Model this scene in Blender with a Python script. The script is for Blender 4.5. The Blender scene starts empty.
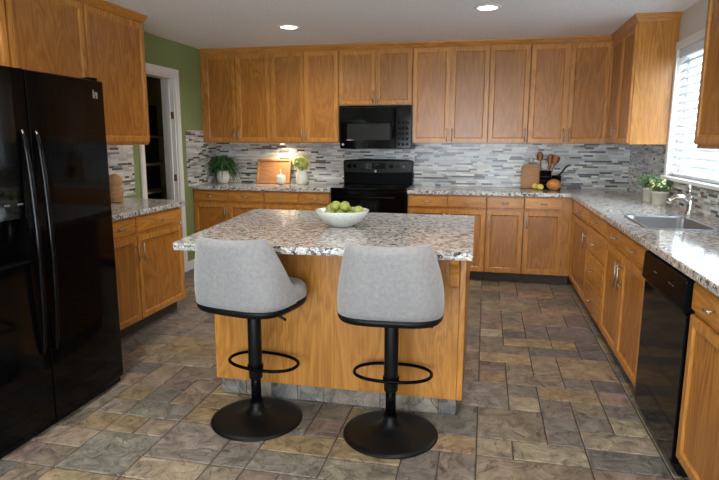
import bpy, bmesh, math, random
from mathutils import Vector, Matrix
PI = math.pi
random.seed(7)
sc = bpy.context.scene
col = sc.collection

# ------------------------------------------------------------------ camera, world, light, exposure
cd = bpy.data.cameras.new('camera'); cam = bpy.data.objects.new('camera', cd); col.objects.link(cam)
cd.sensor_width = 36.0; cd.lens = 571.76 * 36.0 / 719.0; cd.clip_start = 0.05
cam.matrix_world = (Matrix.Translation((0, 0, 1.4095)) @ Matrix.Rotation(0.215, 4, 'Z')
                    @ Matrix.Rotation(PI / 2 - 0.1723, 4, 'X') @ Matrix.Rotation(0.0021, 4, 'Z'))
sc.camera = cam
sc.view_settings.view_transform = 'Standard'; sc.view_settings.look = 'None'
sc.view_settings.gamma = 1.0; sc.view_settings.use_curve_mapping = False
sc.view_settings.exposure = 0.0
w = bpy.data.worlds.new('sky'); sc.world = w; w.use_nodes = True
bg = w.node_tree.nodes['Background']; bg.inputs[0].default_value = (0.76, 0.89, 1.0, 1); bg.inputs[1].default_value = 5.0

def area(name, loc, rot, sx, sy, power, color, spread=PI, shape='RECTANGLE'):
    l = bpy.data.lights.new(name, 'AREA'); l.shape = shape; l.size = sx
    if shape == 'RECTANGLE': l.size_y = sy
    l.energy = power; l.color = color; l.spread = spread
    o = bpy.data.objects.new(name, l); o.location = loc; o.rotation_euler = rot; col.objects.link(o); return o
area('window_daylight', (1.78, 4.37, 1.66), (0, PI / 2, 0), 1.2, 1.8, 52, (0.72, 0.86, 1.0))
area('fill_behind_camera', (-0.55, -2.45, 1.15), (PI / 2 + 0.6, 0, 0), 3.2, 2.0, 185, (0.84, 0.92, 1.0))  # soft fill added out of view, tilted up to brighten the ceiling

XL, XR, YB, YF, H = -3.145, 1.448, 6.38, -2.6, 2.40      # room planes
CAN = [(-1.75, 5.06), (-0.03, 4.65), (-1.9, 2.3), (0.1, 2.0), (-1.2, -0.2)]

# ------------------------------------------------------------------ materials
MATS = {}
def srgb(r, g, b):
    f = lambda c: (c / 255) / 12.92 if c / 255 <= 0.04045 else ((c / 255 + 0.055) / 1.055) ** 2.4
    return (f(r), f(g), f(b), 1)
def newmat(name):
    m = bpy.data.materials.new(name); m.use_nodes = True; MATS[name] = m
    return m, m.node_tree.nodes, m.node_tree.links, m.node_tree.nodes['Principled BSDF']
def plain(name, c, rough=0.5, metal=0.0, bump=0.0, bscale=60, coat=0.0, spec=0.5, var=0.0):
    m, N, L, b = newmat(name)
    b.inputs['Base Color'].default_value = c; b.inputs['Roughness'].default_value = rough
    b.inputs['Metallic'].default_value = metal; b.inputs['Coat Weight'].default_value = coat
    b.inputs['Specular IOR Level'].default_value = 0.5; b.inputs['IOR'].default_value = {0.3: 1.27, 0.15: 1.13, 0.22: 1.3, 0.4: 1.4, 0.2: 1.25}.get(spec, 1.5)
    tc = N.new('ShaderNodeTexCoord'); nz = N.new('ShaderNodeTexNoise'); nz.inputs['Scale'].default_value = bscale
    nz.inputs['Detail'].default_value = 4
    L.new(tc.outputs['Object'], nz.inputs['Vector'])
    if bump:
        bp = N.new('ShaderNodeBump'); bp.inputs['Strength'].default_value = bump; bp.inputs['Distance'].default_value = 0.004
        L.new(nz.outputs['Fac'], bp.inputs['Height']); L.new(bp.outputs[0], b.inputs['Normal'])
    if var:
        mx = N.new('ShaderNodeMix'); mx.data_type = 'RGBA'
        mx.inputs[6].default_value = tuple(v * (1 - var) for v in c[:3]) + (1,)
        mx.inputs[7].default_value = tuple(min(1, v * (1 + var)) for v in c[:3]) + (1,)
        L.new(nz.outputs['Fac'], mx.inputs[0]); L.new(mx.outputs[2], b.inputs['Base Color'])
    return m
def wood(name, axis, light, dark, rough=0.27, scale=1.0):
    m, N, L, b = newmat(name)
    tc = N.new('ShaderNodeTexCoord'); oi = N.new('ShaderNodeObjectInfo')
    mul = N.new('ShaderNodeMath'); mul.operation = 'MULTIPLY'; mul.inputs[1].default_value = 37.0
    L.new(oi.outputs['Random'], mul.inputs[0])
    add = N.new('ShaderNodeVectorMath'); add.operation = 'ADD'
    L.new(tc.outputs['Object'], add.inputs[0]); L.new(mul.outputs[0], add.inputs[1])
    def noise(sa, sb, detail, dist):
        mp = N.new('ShaderNodeMapping'); s = [sb * scale] * 3; s['xyz'.index(axis)] = sa * scale
        mp.inputs['Scale'].default_value = s; L.new(add.outputs[0], mp.inputs['Vector'])
        n = N.new('ShaderNodeTexNoise'); n.inputs['Scale'].default_value = 1; n.inputs['Detail'].default_value = detail
        n.inputs['Distortion'].default_value = dist; L.new(mp.outputs[0], n.inputs['Vector']); return n
    big = noise(0.9, 5.5, 3, 1.2); fine = noise(5, 130, 3, 0.2)
    # growth rings: fold the broad noise
    r1 = N.new('ShaderNodeMath'); r1.operation = 'MULTIPLY'; r1.inputs[1].default_value = 9.0; L.new(big.outputs['Fac'], r1.inputs[0])
    r2 = N.new('ShaderNodeMath'); r2.operation = 'PINGPONG'; r2.inputs[1].default_value = 0.5; L.new(r1.outputs[0], r2.inputs[0])
    a1 = N.new('ShaderNodeMath'); a1.operation = 'MULTIPLY_ADD'; a1.inputs[1].default_value = 0.66
    L.new(r2.outputs[0], a1.inputs[0])
    a0 = N.new('ShaderNodeMath'); a0.operation = 'MULTIPLY'; a0.inputs[1].default_value = 0.70; L.new(fine.outputs['Fac'], a0.inputs[0])
    L.new(a0.outputs[0], a1.inputs[2])
    rp = N.new('ShaderNodeValToRGB'); rp.color_ramp.elements[0].position = 0.18; rp.color_ramp.elements[1].position = 0.78
    rp.color_ramp.elements[0].color = dark; rp.color_ramp.elements[1].color = light
    L.new(a1.outputs[0], rp.inputs[0])
    hs = N.new('ShaderNodeHueSaturation'); v = N.new('ShaderNodeMapRange'); L.new(oi.outputs['Random'], v.inputs[0])
    v.inputs[3].default_value = 0.9; v.inputs[4].default_value = 1.08
    L.new(v.outputs[0], hs.inputs['Value']); L.new(rp.outputs[0], hs.inputs['Color']); L.new(hs.outputs[0], b.inputs['Base Color'])
    b.inputs['Roughness'].default_value = rough
    bp = N.new('ShaderNodeBump'); bp.inputs['Strength'].default_value = 0.12; bp.inputs['Distance'].default_value = 0.002
    L.new(fine.outputs['Fac'], bp.inputs['Height']); L.new(bp.outputs[0], b.inputs['Normal'])
    return m
OL, OD = srgb(202, 140, 66), srgb(160, 100, 38)
wood('oak_v', 'z', OL, OD); wood('oak_h', 'x', OL, OD); wood('oak_y', 'y', OL, OD)
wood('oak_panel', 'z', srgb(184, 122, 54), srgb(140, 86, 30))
wood('board_wood', 'x', srgb(182, 132, 88), srgb(148, 102, 64), 0.5, 2.0)
wood('board_pale', 'x', srgb(200, 152, 100), srgb(168, 120, 74), 0.5, 2.0)
wood('spoon_wood', 'z', srgb(178, 118, 72), srgb(128, 76, 42), 0.5, 3.0)
plain('toe_dark', srgb(62, 50, 42), 0.6, var=0.1)
plain('black_gloss', srgb(6, 6, 7), 0.08, spec=0.3)
plain('black_satin', srgb(10, 10, 11), 0.25, spec=0.15)
plain('black_matte', srgb(12, 13, 14), 0.42, spec=0.22)
plain('black_glass', srgb(5, 5, 6), 0.04, spec=0.4)
plain('oven_window', srgb(34, 34, 31), 0.2, spec=0.2)
plain('grey_print', srgb(92, 94, 96), 0.5)
plain('silver_badge', srgb(170, 170, 174), 0.3, 0.6)
plain('nickel', srgb(188, 184, 178), 0.28, 1.0)
plain('chrome', srgb(210, 208, 204), 0.16, 1.0)
plain('steel', srgb(150, 155, 158), 0.36, 1.0)
plain('white_paint', srgb(232, 231, 228), 0.45)
plain('wall_white', srgb(212, 206, 196), 0.7, bump=0.12, bscale=120)
plain('wall_green', srgb(132, 148, 96), 0.7, bump=0.1, bscale=150)
plain('pantry_wall', srgb(150, 134, 88), 0.8)
plain('pantry_shade', srgb(26, 27, 18), 0.9)  # near-black colour standing in for the shade inside the pantry
plain('pantry_shelf', srgb(150, 132, 92), 0.7)
plain('ceiling_paint', srgb(240, 243, 248), 0.85, bump=1.0, bscale=40, var=0.14)
m, N, L, b = newmat('blind')
b.inputs['Base Color'].default_value = srgb(226, 230, 234)
tl_ = N.new('ShaderNodeBsdfTranslucent'); tl_.inputs[0].default_value = srgb(226, 230, 234); mx_ = N.new('ShaderNodeMixShader'); mx_.inputs[0].default_value = 0.15
L.new(b.outputs[0], mx_.inputs[1]); L.new(tl_.outputs[0], mx_.inputs[2]); L.new(mx_.outputs[0], N['Material Output'].inputs[0])
plain('ceramic_white', srgb(226, 226, 216), 0.22, var=0.03)
plain('ceramic_cream', srgb(214, 208, 192), 0.5, bump=0.15, bscale=90)
plain('soil', srgb(50, 38, 28), 0.9, bump=0.6)
plain('fern_leaf', srgb(50, 92, 46), 0.42, var=0.35, bscale=14)
plain('succulent_leaf', srgb(88, 118, 72), 0.5, var=0.3, bscale=30)
plain('pale_leaf', srgb(172, 184, 84), 0.5, var=0.35, bscale=30)
plain('flower_cream', srgb(232, 226, 160), 0.6)
plain('lime_skin', srgb(156, 166, 78), 0.33, bump=0.25, bscale=90, var=0.14)
plain('lemon_skin', srgb(232, 210, 92), 0.38, bump=0.25, bscale=120)
plain('squash_skin', srgb(198, 128, 66), 0.36, var=0.12, bscale=12)
plain('stem_brown', srgb(116, 84, 52), 0.7)
plain('wicker', srgb(170, 128, 88), 0.7, bump=0.7, bscale=80, var=0.25)
plain('grout_dark', srgb(70, 60, 52), 0.9)
plain('grout_pale', srgb(168, 166, 166), 0.9)
m, N, L, b = newmat('window_glass')
tr_ = N.new('ShaderNodeBsdfTransparent'); gl_ = N.new('ShaderNodeBsdfGlossy'); gl_.inputs['Roughness'].default_value = 0.02; mx_ = N.new('ShaderNodeMixShader'); mx_.inputs[0].default_value = 0.05
L.new(tr_.outputs[0], mx_.inputs[1]); L.new(gl_.outputs[0], mx_.inputs[2]); L.new(mx_.outputs[0], N['Material Output'].inputs[0])
m, N, L, b = newmat('bottle_glass')
b.inputs['Base Color'].default_value = (0.9, 0.95, 0.95, 1); b.inputs['Roughness'].default_value = 0.05; b.inputs['Transmission Weight'].default_value = 0.8
m, N, L, b = newmat('lamp_glow')
b.inputs['Emission Color'].default_value = (1, 0.95, 0.86, 1); b.inputs['Emission Strength'].default_value = 9

def granite():
    m, N, L, b = newmat('granite')
    ge = N.new('ShaderNodeNewGeometry')
    mp = N.new('ShaderNodeMapping'); mp.inputs['Scale'].default_value = (0.8, 1.15, 1.0); L.new(ge.outputs['Position'], mp.inputs['Vector'])
    def nz(s, d, off=0):
        n = N.new('ShaderNodeTexNoise'); n.inputs['Scale'].default_value = s; n.inputs['Detail'].default_value = d
        n.inputs['Roughness'].default_value = 0.65; n.inputs['Distortion'].default_value = 0.6
        mm = N.new('ShaderNodeVectorMath'); mm.operation = 'ADD'; mm.inputs[1].default_value = (off, off * 2, off * 3)
        L.new(mp.outputs[0], mm.inputs[0]); L.new(mm.outputs[0], n.inputs['Vector']); return n
    def ramp(src, p0, p1):
        r = N.new('ShaderNodeMapRange'); r.inputs[1].default_value = p0; r.inputs[2].default_value = p1; r.clamp = True
        L.new(src.outputs['Fac'], r.inputs[0]); return r
    def mix(fac, a, bcol):
        x = N.new('ShaderNodeMix'); x.data_type = 'RGBA'; L.new(fac.outputs[0], x.inputs[0])
        if isinstance(a, tuple): x.inputs[6].default_value = a
        else: L.new(a.outputs[2], x.inputs[6])
        x.inputs[7].default_value = bcol; return x
    x = mix(ramp(nz(26, 3), 0.42, 0.62), srgb(216, 212, 206), srgb(168, 160, 153))
    x = mix(ramp(nz(13, 3, 4), 0.50, 0.64), x, srgb(188, 184, 182))
    x = mix(ramp(nz(34, 4, 9), 0.535, 0.585), x, srgb(112, 107, 105))
    x = mix(ramp(nz(48, 3, 17), 0.565, 0.60), x, srgb(52, 51, 55))
    x = mix(ramp(nz(58, 2, 25), 0.60, 0.64), x, srgb(228, 226, 222))
    L.new(x.outputs[2], b.inputs['Base Color']); b.inputs['Roughness'].default_value = 0.10; b.inputs['IOR'].default_value = 1.36
    return m
granite()

def slate():
    m, N, L, b = newmat('slate_tile')
    at = N.new('ShaderNodeAttribute'); at.attribute_name = 'tile_col'
    ge = N.new('ShaderNodeNewGeometry')
    n1 = N.new('ShaderNodeTexNoise'); n1.inputs['Scale'].default_value = 11; n1.inputs['Detail'].default_value = 7; n1.inputs['Roughness'].default_value = 0.7; n1.inputs['Distortion'].default_value = 0.8
    n2 = N.new('ShaderNodeTexNoise'); n2.inputs['Scale'].default_value = 7; n2.inputs['Detail'].default_value = 7; n2.inputs['Distortion'].default_value = 1.2
    ofs = N.new('ShaderNodeVectorMath'); ofs.operation = 'MULTIPLY_ADD'; ofs.inputs[1].default_value = (23, 31, 17)
    L.new(at.outputs['Color'], ofs.inputs[0]); L.new(ge.outputs['Position'], ofs.inputs[2])
    L.new(ofs.outputs[0], n1.inputs['Vector']); L.new(ofs.outputs[0], n2.inputs['Vector'])
    # thin cleft veins where the noise crosses one half
    s = N.new('ShaderNodeMath'); s.operation = 'SUBTRACT'; s.inputs[1].default_value = 0.5; L.new(n2.outputs['Fac'], s.inputs[0])
    a = N.new('ShaderNodeMath'); a.operation = 'ABSOLUTE'; L.new(s.outputs[0], a.inputs[0])
    vr = N.new('ShaderNodeMapRange'); vr.inputs[1].default_value = 0.0; vr.inputs[2].default_value = 0.016; vr.inputs[3].default_value = 0.45; vr.inputs[4].default_value = 1.0; L.new(a.outputs[0], vr.inputs[0])
    cr = N.new('ShaderNodeMapRange'); cr.inputs[1].default_value = 0.3; cr.inputs[2].default_value = 0.7; cr.inputs[3].default_value = 0.40; cr.inputs[4].default_value = 1.70; L.new(n1.outputs['Fac'], cr.inputs[0])
    mu = N.new('ShaderNodeMath'); mu.operation = 'MULTIPLY'; L.new(vr.outputs[0], mu.inputs[0]); L.new(cr.outputs[0], mu.inputs[1])
    vm = N.new('ShaderNodeVectorMath'); vm.operation = 'SCALE'; L.new(at.outputs['Color'], vm.inputs[0]); L.new(mu.outputs[0], vm.inputs['Scale'])
    L.new(vm.outputs[0], b.inputs['Base Color'])
    bp = N.new('ShaderNodeBump'); bp.inputs['Strength'].default_value = 0.8; bp.inputs['Distance'].default_value = 0.008
    L.new(mu.outputs[0], bp.inputs['Height']); L.new(bp.outputs[0], b.inputs['Normal'])
    b.inputs['Roughness'].default_value = 0.42
slate()
def mosaic_mat():
    m, N, L, b = newmat('mosaic_tile')
    at = N.new('ShaderNodeAttribute'); at.attribute_name = 'tile_col'
    L.new(at.outputs['Color'], b.inputs['Base Color'])
    b.inputs['Roughness'].default_value = 0.22
mosaic_mat()
def fabric():
    m, N, L, b = newmat('grey_fabric')
    tc = N.new('ShaderNodeTexCoord')
    n = N.new('ShaderNodeTexNoise'); n.inputs['Scale'].default_value = 260; n.inputs['Detail'].default_value = 3
    n2 = N.new('ShaderNodeTexNoise'); n2.inputs['Scale'].default_value = 60; n2.inputs['Detail'].default_value = 3
    L.new(tc.outputs['Object'], n.inputs['Vector']); L.new(tc.outputs['Object'], n2.inputs['Vector'])
    ad = N.new('ShaderNodeMath'); ad.operation = 'MULTIPLY_ADD'; ad.inputs[1].default_value = 0.5
    L.new(n.outputs['Fac'], ad.inputs[0]); mh = N.new('ShaderNodeMath'); mh.operation = 'MULTIPLY'; mh.inputs[1].default_value = 0.5
    L.new(n2.outputs['Fac'], mh.inputs[0]); L.new(mh.outputs[0], ad.inputs[2])
    rp = N.new('ShaderNodeValToRGB'); rp.color_ramp.elements[0].position = 0.28; rp.color_ramp.elements[1].position = 0.68
    rp.color_ramp.elements[0].color = srgb(128, 126, 127); rp.color_ramp.elements[1].color = srgb(156, 153, 153)
    L.new(ad.outputs[0], rp.inputs[0]); L.new(rp.outputs[0], b.inputs['Base Color'])
    b.inputs['Roughness'].default_value = 0.95; b.inputs['Sheen Weight'].default_value = 0.35
    bp = N.new('ShaderNodeBump'); bp.inputs['Strength'].default_value = 0.35; bp.inputs['Distance'].default_value = 0.002
    L.new(n.outputs['Fac'], bp.inputs['Height']); L.new(bp.outputs[0], b.inputs['Normal'])
fabric()

# ------------------------------------------------------------------ mesh helpers
def obj(name, bm, mat, parent=None, smooth=False, bevel=0.0, seg=2, loc=None, autos=None):
    bmesh.ops.recalc_face_normals(bm, faces=bm.faces)
    me = bpy.data.meshes.new(name); bm.to_mesh(me); bm.free()
    for mn in (mat if isinstance(mat, (list, tuple)) else [mat]): me.materials.append(MATS[mn])
    if smooth:
        for p in me.polygons: p.use_smooth = True
    o = bpy.data.objects.new(name, me); col.objects.link(o)
    if parent: o.parent = parent
    if loc: o.location = loc
    if bevel:
        md = o.modifiers.new('bevel', 'BEVEL'); md.width = bevel; md.segments = seg; md.limit_method = 'ANGLE'; md.angle_limit = 0.7
    return o
def tag(o, label=None, cat=None, group=None, kind=None):
    if label: o['label'] = label
    if cat: o['category'] = cat
    if group: o['group'] = group
    if kind: o['kind'] = kind
    return o
def thing(name, label, cat, loc=(0, 0, 0), rz=0.0, group=None):
    o = bpy.data.objects.new(name, None); col.objects.link(o); o.location = loc; o.rotation_euler = (0, 0, rz)
    o.empty_display_size = 0.05
    return tag(o, label, cat, group)
def copy_tree(o, parent=None):
    c = o.copy(); col.objects.link(c); c.parent = parent
    for ch in list(o.children): copy_tree(ch, c)
    return c
def B(): return bmesh.new()
def box(bm, x0, x1, y0, y1, z0, z1, mi=0):
    vs = [bm.verts.new((x, y, z)) for z in (z0, z1) for (x, y) in ((x0, y0), (x1, y0), (x1, y1), (x0, y1))]
    for f in ((0, 3, 2, 1), (4, 5, 6, 7), (0, 1, 5, 4), (1, 2, 6, 5), (2, 3, 7, 6), (3, 0, 4, 7)):
        bm.faces.new([vs[i] for i in f]).material_index = mi
    return bm
def prism(bm, pts, z0, z1, mi=0):
    a = [bm.verts.new((x, y, z0)) for x, y in pts]; c = [bm.verts.new((x, y, z1)) for x, y in pts]
    n = len(pts)
    bm.faces.new(a).material_index = mi; bm.faces.new(c[::-1]).material_index = mi
    for i in range(n): bm.faces.new((a[i], a[(i + 1) % n], c[(i + 1) % n], c[i])).material_index = mi
    return bm
def lathe(bm, prof, cx=0, cy=0, n=32, mi=0, sx=1, sy=1):
    rings = []
    for r, z in prof:
        if r < 1e-6: rings.append([bm.verts.new((cx, cy, z))])
        else: rings.append([bm.verts.new((cx + sx * r * math.cos(2 * PI * i / n), cy + sy * r * math.sin(2 * PI * i / n), z)) for i in range(n)])
    for a, c in zip(rings, rings[1:]):
        for i in range(n):
            j = (i + 1) % n
            if len(a) == 1 and len(c) == 1: continue
            if len(a) == 1: f = bm.faces.new((a[0], c[j], c[i]))
            elif len(c) == 1: f = bm.faces.new((a[i], a[j], c[0]))
            else: f = bm.faces.new((a[i], a[j], c[j], c[i]))
            f.material_index = mi
    for rr in (rings[0], rings[-1]):
        if len(rr) > 1: bm.faces.new(rr if rr is rings[0] else rr[::-1]).material_index = mi
    return bm
def tube(bm, pts, r, n=10, closed=False, mi=0):
    P = [Vector(p) for p in pts]; m = len(P); rings = []
    rr = r if isinstance(r, (list, tuple)) else [r] * m
    up = None
    for i, p in enumerate(P):
        if closed: t = (P[(i + 1) % m] - P[i - 1]).normalized()
        else: t = (P[min(i + 1, m - 1)] - P[max(i - 1, 0)]).normalized()
        if up is None:
            up = Vector((0, 0, 1)) if abs(t.z) < 0.9 else Vector((1, 0, 0))
        u = (up - t * up.dot(t)).normalized(); v = t.cross(u); up = u
        rings.append([bm.verts.new(p + (u * math.cos(2 * PI * k / n) + v * math.sin(2 * PI * k / n)) * rr[i]) for k in range(n)])
    rng = range(m if closed else m - 1)
    for i in rng:
        a, c = rings[i], rings[(i + 1) % m]
        for k in range(n):
            bm.faces.new((a[k], a[(k + 1) % n], c[(k + 1) % n], c[k])).material_index = mi
    if not closed:
        bm.faces.new(rings[0][::-1]); bm.faces.new(rings[-1])
    return bm
def slab(bm, xs, ys, solid, z0, z1, ax='xyz', mi=0):
    """grid of cells extruded, faces only on the outside; ax permutes the axes"""
    xs = list(xs); ys = list(ys); V = {}
    def v(i, j, k):
        if (i, j, k) not in V:
            c = (xs[i], ys[j], (z0, z1)[k]); p = [0, 0, 0]
            for q in range(3): p['xyz'.index(ax[q])] = c[q]
            V[(i, j, k)] = bm.verts.new(p)
        return V[(i, j, k)]
    nx, ny = len(xs) - 1, len(ys) - 1
    S = lambda i, j: 0 <= i < nx and 0 <= j < ny and solid((xs[i] + xs[i + 1]) / 2, (ys[j] + ys[j + 1]) / 2)
    for i in range(nx):
        for j in range(ny):
            if not S(i, j): continue
            fs = [[v(i, j, 0), v(i, j + 1, 0), v(i + 1, j + 1, 0), v(i + 1, j, 0)], [v(i, j, 1), v(i + 1, j, 1), v(i + 1, j + 1, 1), v(i, j + 1, 1)]]
            if not S(i - 1, j): fs.append([v(i, j, 0), v(i, j, 1), v(i, j + 1, 1), v(i, j + 1, 0)])
            if not S(i + 1, j): fs.append([v(i + 1, j, 0), v(i + 1, j + 1, 0), v(i + 1, j + 1, 1), v(i + 1, j, 1)])
            if not S(i, j - 1): fs.append([v(i, j, 0), v(i + 1, j, 0), v(i + 1, j, 1), v(i, j, 1)])
            if not S(i, j + 1): fs.append([v(i, j + 1, 0), v(i, j + 1, 1), v(i + 1, j + 1, 1), v(i + 1, j + 1, 0)])
            for f in fs: bm.faces.new(f).material_index = mi
    return bm
def ellipsoid(bm, c, r, n=20, m=12, fn=None):
    base = []
    prof = [(math.sin(PI * i / m), -math.cos(PI * i / m)) for i in range(m + 1)]
    prof[0] = (0, -1); prof[-1] = (0, 1)
    rings = []
    for s, z in prof:
        k = 1 if s < 1e-6 else n
        ring = []
        for i in range(k):
            a = 2 * PI * i / n; d = Vector((s * math.cos(a), s * math.sin(a), z))
            q = fn(d, a) if fn else 1.0
            ring.append(bm.verts.new((c[0] + d.x * r[0] * q, c[1] + d.y * r[1] * q, c[2] + d.z * r[2] * q)))
        rings.append(ring)
    for a, c2 in zip(rings, rings[1:]):
        for i in range(n):
            j = (i + 1) % n
            if len(a) == 1: bm.faces.new((a[0], c2[j], c2[i]))
            elif len(c2) == 1: bm.faces.new((a[i], a[j], c2[0]))
            else: bm.faces.new((a[i], a[j], c2[j], c2[i]))
    return bm
def struct(o): o['kind'] = 'structure'; return o
def color_faces(me, cols):
    at = me.color_attributes.new('tile_col', 'FLOAT_COLOR', 'CORNER')
    for p, c in zip(me.polygons, cols):
        for li in p.loop_indices: at.data[li].color = c

# ------------------------------------------------------------------ floor of mixed slate tiles
GX, GY, X0, Y0 = 0.1645, 0.1665, 0.0095, 2.457
known = [(0, 1, 2, 2), (2, 4, 2, 1), (2, 2, 1, 2), (2, 1, 1, 1), (1, 3, 1, 1), (-1, 3, 2, 2), (1, 4, 1, 1), (1, 5, 2, 1), (3, 5, 1, 1),
         (4, 5, 1, 1), (4, 4, 1, 1), (4, 3, 1, 1), (3, 3, 1, 1), (3, 2, 1, 1), (3, 1, 2, 1), (4, 2, 1, 1), (1, 0, 2, 1), (0, 0, 1, 1), (3, 0, 2, 1),
         (0, 6, 1, 1), (1, 6, 1, 1), (2, 6, 1, 2), (0, 7, 2, 1), (0, 8, 2, 1), (3, 6, 2, 2), (2, 8, 2, 1), (1, 9, 2, 1), (0, 9, 1, 1), (3, 9, 1, 1), (4, 8, 1, 2),
         (0, 10, 1, 1), (1, 10, 1, 1), (2, 10, 1, 2), (3, 10, 2, 2), (1, 11, 1, 1), (0, 11, 1, 3), (2, 12, 2, 2), (1, 12, 1, 2), (4, 12, 1, 2), (3, 14, 2, 1),
         (-11, -3, 2, 2), (-9, -2, 2, 2), (-9, -3, 2, 1), (-11, -1, 1, 1), (-10, -1, 1, 1), (-12, -1, 1, 1), (-11, 0, 2, 1), (-9, 0, 1, 1), (-11, 1, 1, 1), (-10, 1, 1, 2), (-9, 1, 2, 1)]
TAN, LTAN, DRK, GRY, BRN = (152, 132, 102), (158, 145, 124), (110, 104, 99), (127, 119, 110), (134, 119, 104)
tone = {(2, 4): TAN, (1, 3): LTAN, (1, 9): TAN, (3, 9): TAN, (0, 10): LTAN, (3, 6): TAN, (2, 8): DRK, (4, 8): DRK, (0, 7): TAN, (0, 8): BRN, (2, 6): BRN, (0, 1): BRN, (-1, 3): GRY,
        (2, 2): GRY, (2, 1): GRY, (3, 3): BRN, (3, 2): GRY, (3, 1): LTAN, (4, 3): GRY, (4, 2): LTAN, (4, 4): BRN, (4, 5): DRK, (3, 5): GRY, (1, 5): BRN, (1, 4): GRY, (0, 0): LTAN,
        (1, 0): LTAN, (3, 0): DRK, (1, 10): DRK, (3, 10): DRK, (2, 12): BRN, (-11, -3): GRY, (-9, -2): GRY, (-9, -3): LTAN, (-10, -1): BRN, (-11, 0): GRY, (-11, 1): DRK, (-10, 1): BRN}
def make_floor():
    rnd = random.Random(5)
    i0, i1, j0, j1 = -27, 9, -31, 24
    used = {}; tiles = []
    def place(i, j, a, c):
        cells = [(i + p, j + q) for p in range(a) for q in range(c)]
        if any(x in used or not (i0 <= x[0] < i1 and j0 <= x[1] < j1) for x in cells): return False
        for x in cells: used[x] = 1
        tiles.append((i, j, a, c)); return True
    for k in known: place(*k)
    for j in range(j0, j1):
        for i in range(i0, i1):
            if (i, j) in used: continue
            sizes = rnd.choices([(2, 2), (2, 1), (1, 1), (1, 2), (3, 2)], [4, 5, 3.4, 1.6, 0.7], k=4) + [(1, 1)]
            for s in sizes:
                if place(i, j, *s): break
    pal = [(134, 119, 101), (124, 113, 101), (144, 124, 97), (118, 110, 102), (130, 115, 103), (150, 129, 99), (114, 107, 101), (138, 123, 105), (126, 116, 102), (130, 113, 104)]
    bm = B(); cols = []
    gx0, gx1, gy0, gy1 = XL - 0.15, XR + 0.15, YF - 0.15, YB + 0.15
    f = bm.faces.new([bm.verts.new(p) for p in ((gx0, gy0, -0.004), (gx1, gy0, -0.004), (gx1, gy1, -0.004), (gx0, gy1, -0.004))]); f.material_index = 1; cols.append((0, 0, 0, 1))
    fb = bm.faces.new([bm.verts.new(p) for p in ((gx0, gy0, -0.1), (gx0, gy1, -0.1), (gx1, gy1, -0.1), (gx1, gy0, -0.1))]); fb.material_index = 1; cols.append((0, 0, 0, 1))
    for (i, j, a, c) in tiles:
        x0, x1, y0, y1 = X0 + i * GX + 0.0028, X0 + (i + a) * GX - 0.0028, Y0 + j * GY + 0.0028, Y0 + (j + c) * GY - 0.0028
        x0, x1, y0, y1 = max(x0, gx0), min(x1, gx1), max(y0, gy0), min(y1, gy1)
        if x1 - x0 < 0.01 or y1 - y0 < 0.01: continue
        pc = rnd.choice(pal); pc = tone.get((i, j), pc); cc = srgb(*[v * rnd.uniform(0.985, 1.015) for v in pc]); u = rnd.uniform(0.92, 1.14) if (i, j) in tone else rnd.uniform(0.86, 1.18); cc = tuple(min(1, v * u) for v in cc[:3]) + (1,)
        e = 0.004
        lo = [bm.verts.new(p) for p in ((x0, y0, -0.004), (x1, y0, -0.004), (x1, y1, -0.004), (x0, y1, -0.004))]
        hi = [bm.verts.new(p) for p in ((x0 + e, y0 + e, 0), (x1 - e, y0 + e, 0), (x1 - e, y1 - e, 0), (x0 + e, y1 - e, 0))]
        bm.faces.new(hi); cols.append(cc)
        for k in range(4): bm.faces.new((lo[k], lo[(k + 1) % 4], hi[(k + 1) % 4], hi[k])); cols.append(cc)
    me = bpy.data.meshes.new('floor'); bm.to_mesh(me); bm.free()
    me.materials.append(MATS['slate_tile']); me.materials.append(MATS['grout_dark']); color_faces(me, cols)
    o = bpy.data.objects.new('floor', me); col.objects.link(o); struct(o)
make_floor()

# ------------------------------------------------------------------ walls, ceiling, doorway, window
T = 0.12
WY0, WY1, WZ0, WZ1 = 3.66, 5.09, 1.135, 2.115
bm = B(); slab(bm, [YF - T, WY0, WY1, YB + T], [0, WZ0, WZ1, H], lambda a, c: not (WY0 < a < WY1 and WZ0 < c < WZ1), XR, XR + T, 'yzx')
struct(obj('wall_right', bm, 'wall_white'))
DY0, DY1, DZ = 4.875, 5.49, 2.045
bm = B(); slab(bm, [YF - T, DY0, DY1, YB + T], [0, DZ, H], lambda a, c: not (DY0 < a < DY1 and c < DZ), XL - T, XL, 'yzx')
struct(obj('wall_left', bm, 'wall_green'))
bm = B(); box(bm, XL, XR, YB, YB + T, 0, H); struct(obj('wall_back', bm, 'wall_green'))
PX0, PX1, PZ1 = -1.95, 0.85, 2.05
bm = B(); slab(bm, [XL - T, PX0, PX1, XR + T], [0, PZ1, H], lambda a, c: not (PX0 < a < PX1 and c < PZ1), YF - T, YF, 'xzy')
struct(obj('wall_front', bm, 'wall_white'))
bm = B(); box(bm, XL - T, XR + T, YF - T, YB + T, H, H + 0.1); struct(obj('ceiling', bm, 'ceiling_paint'))
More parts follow.
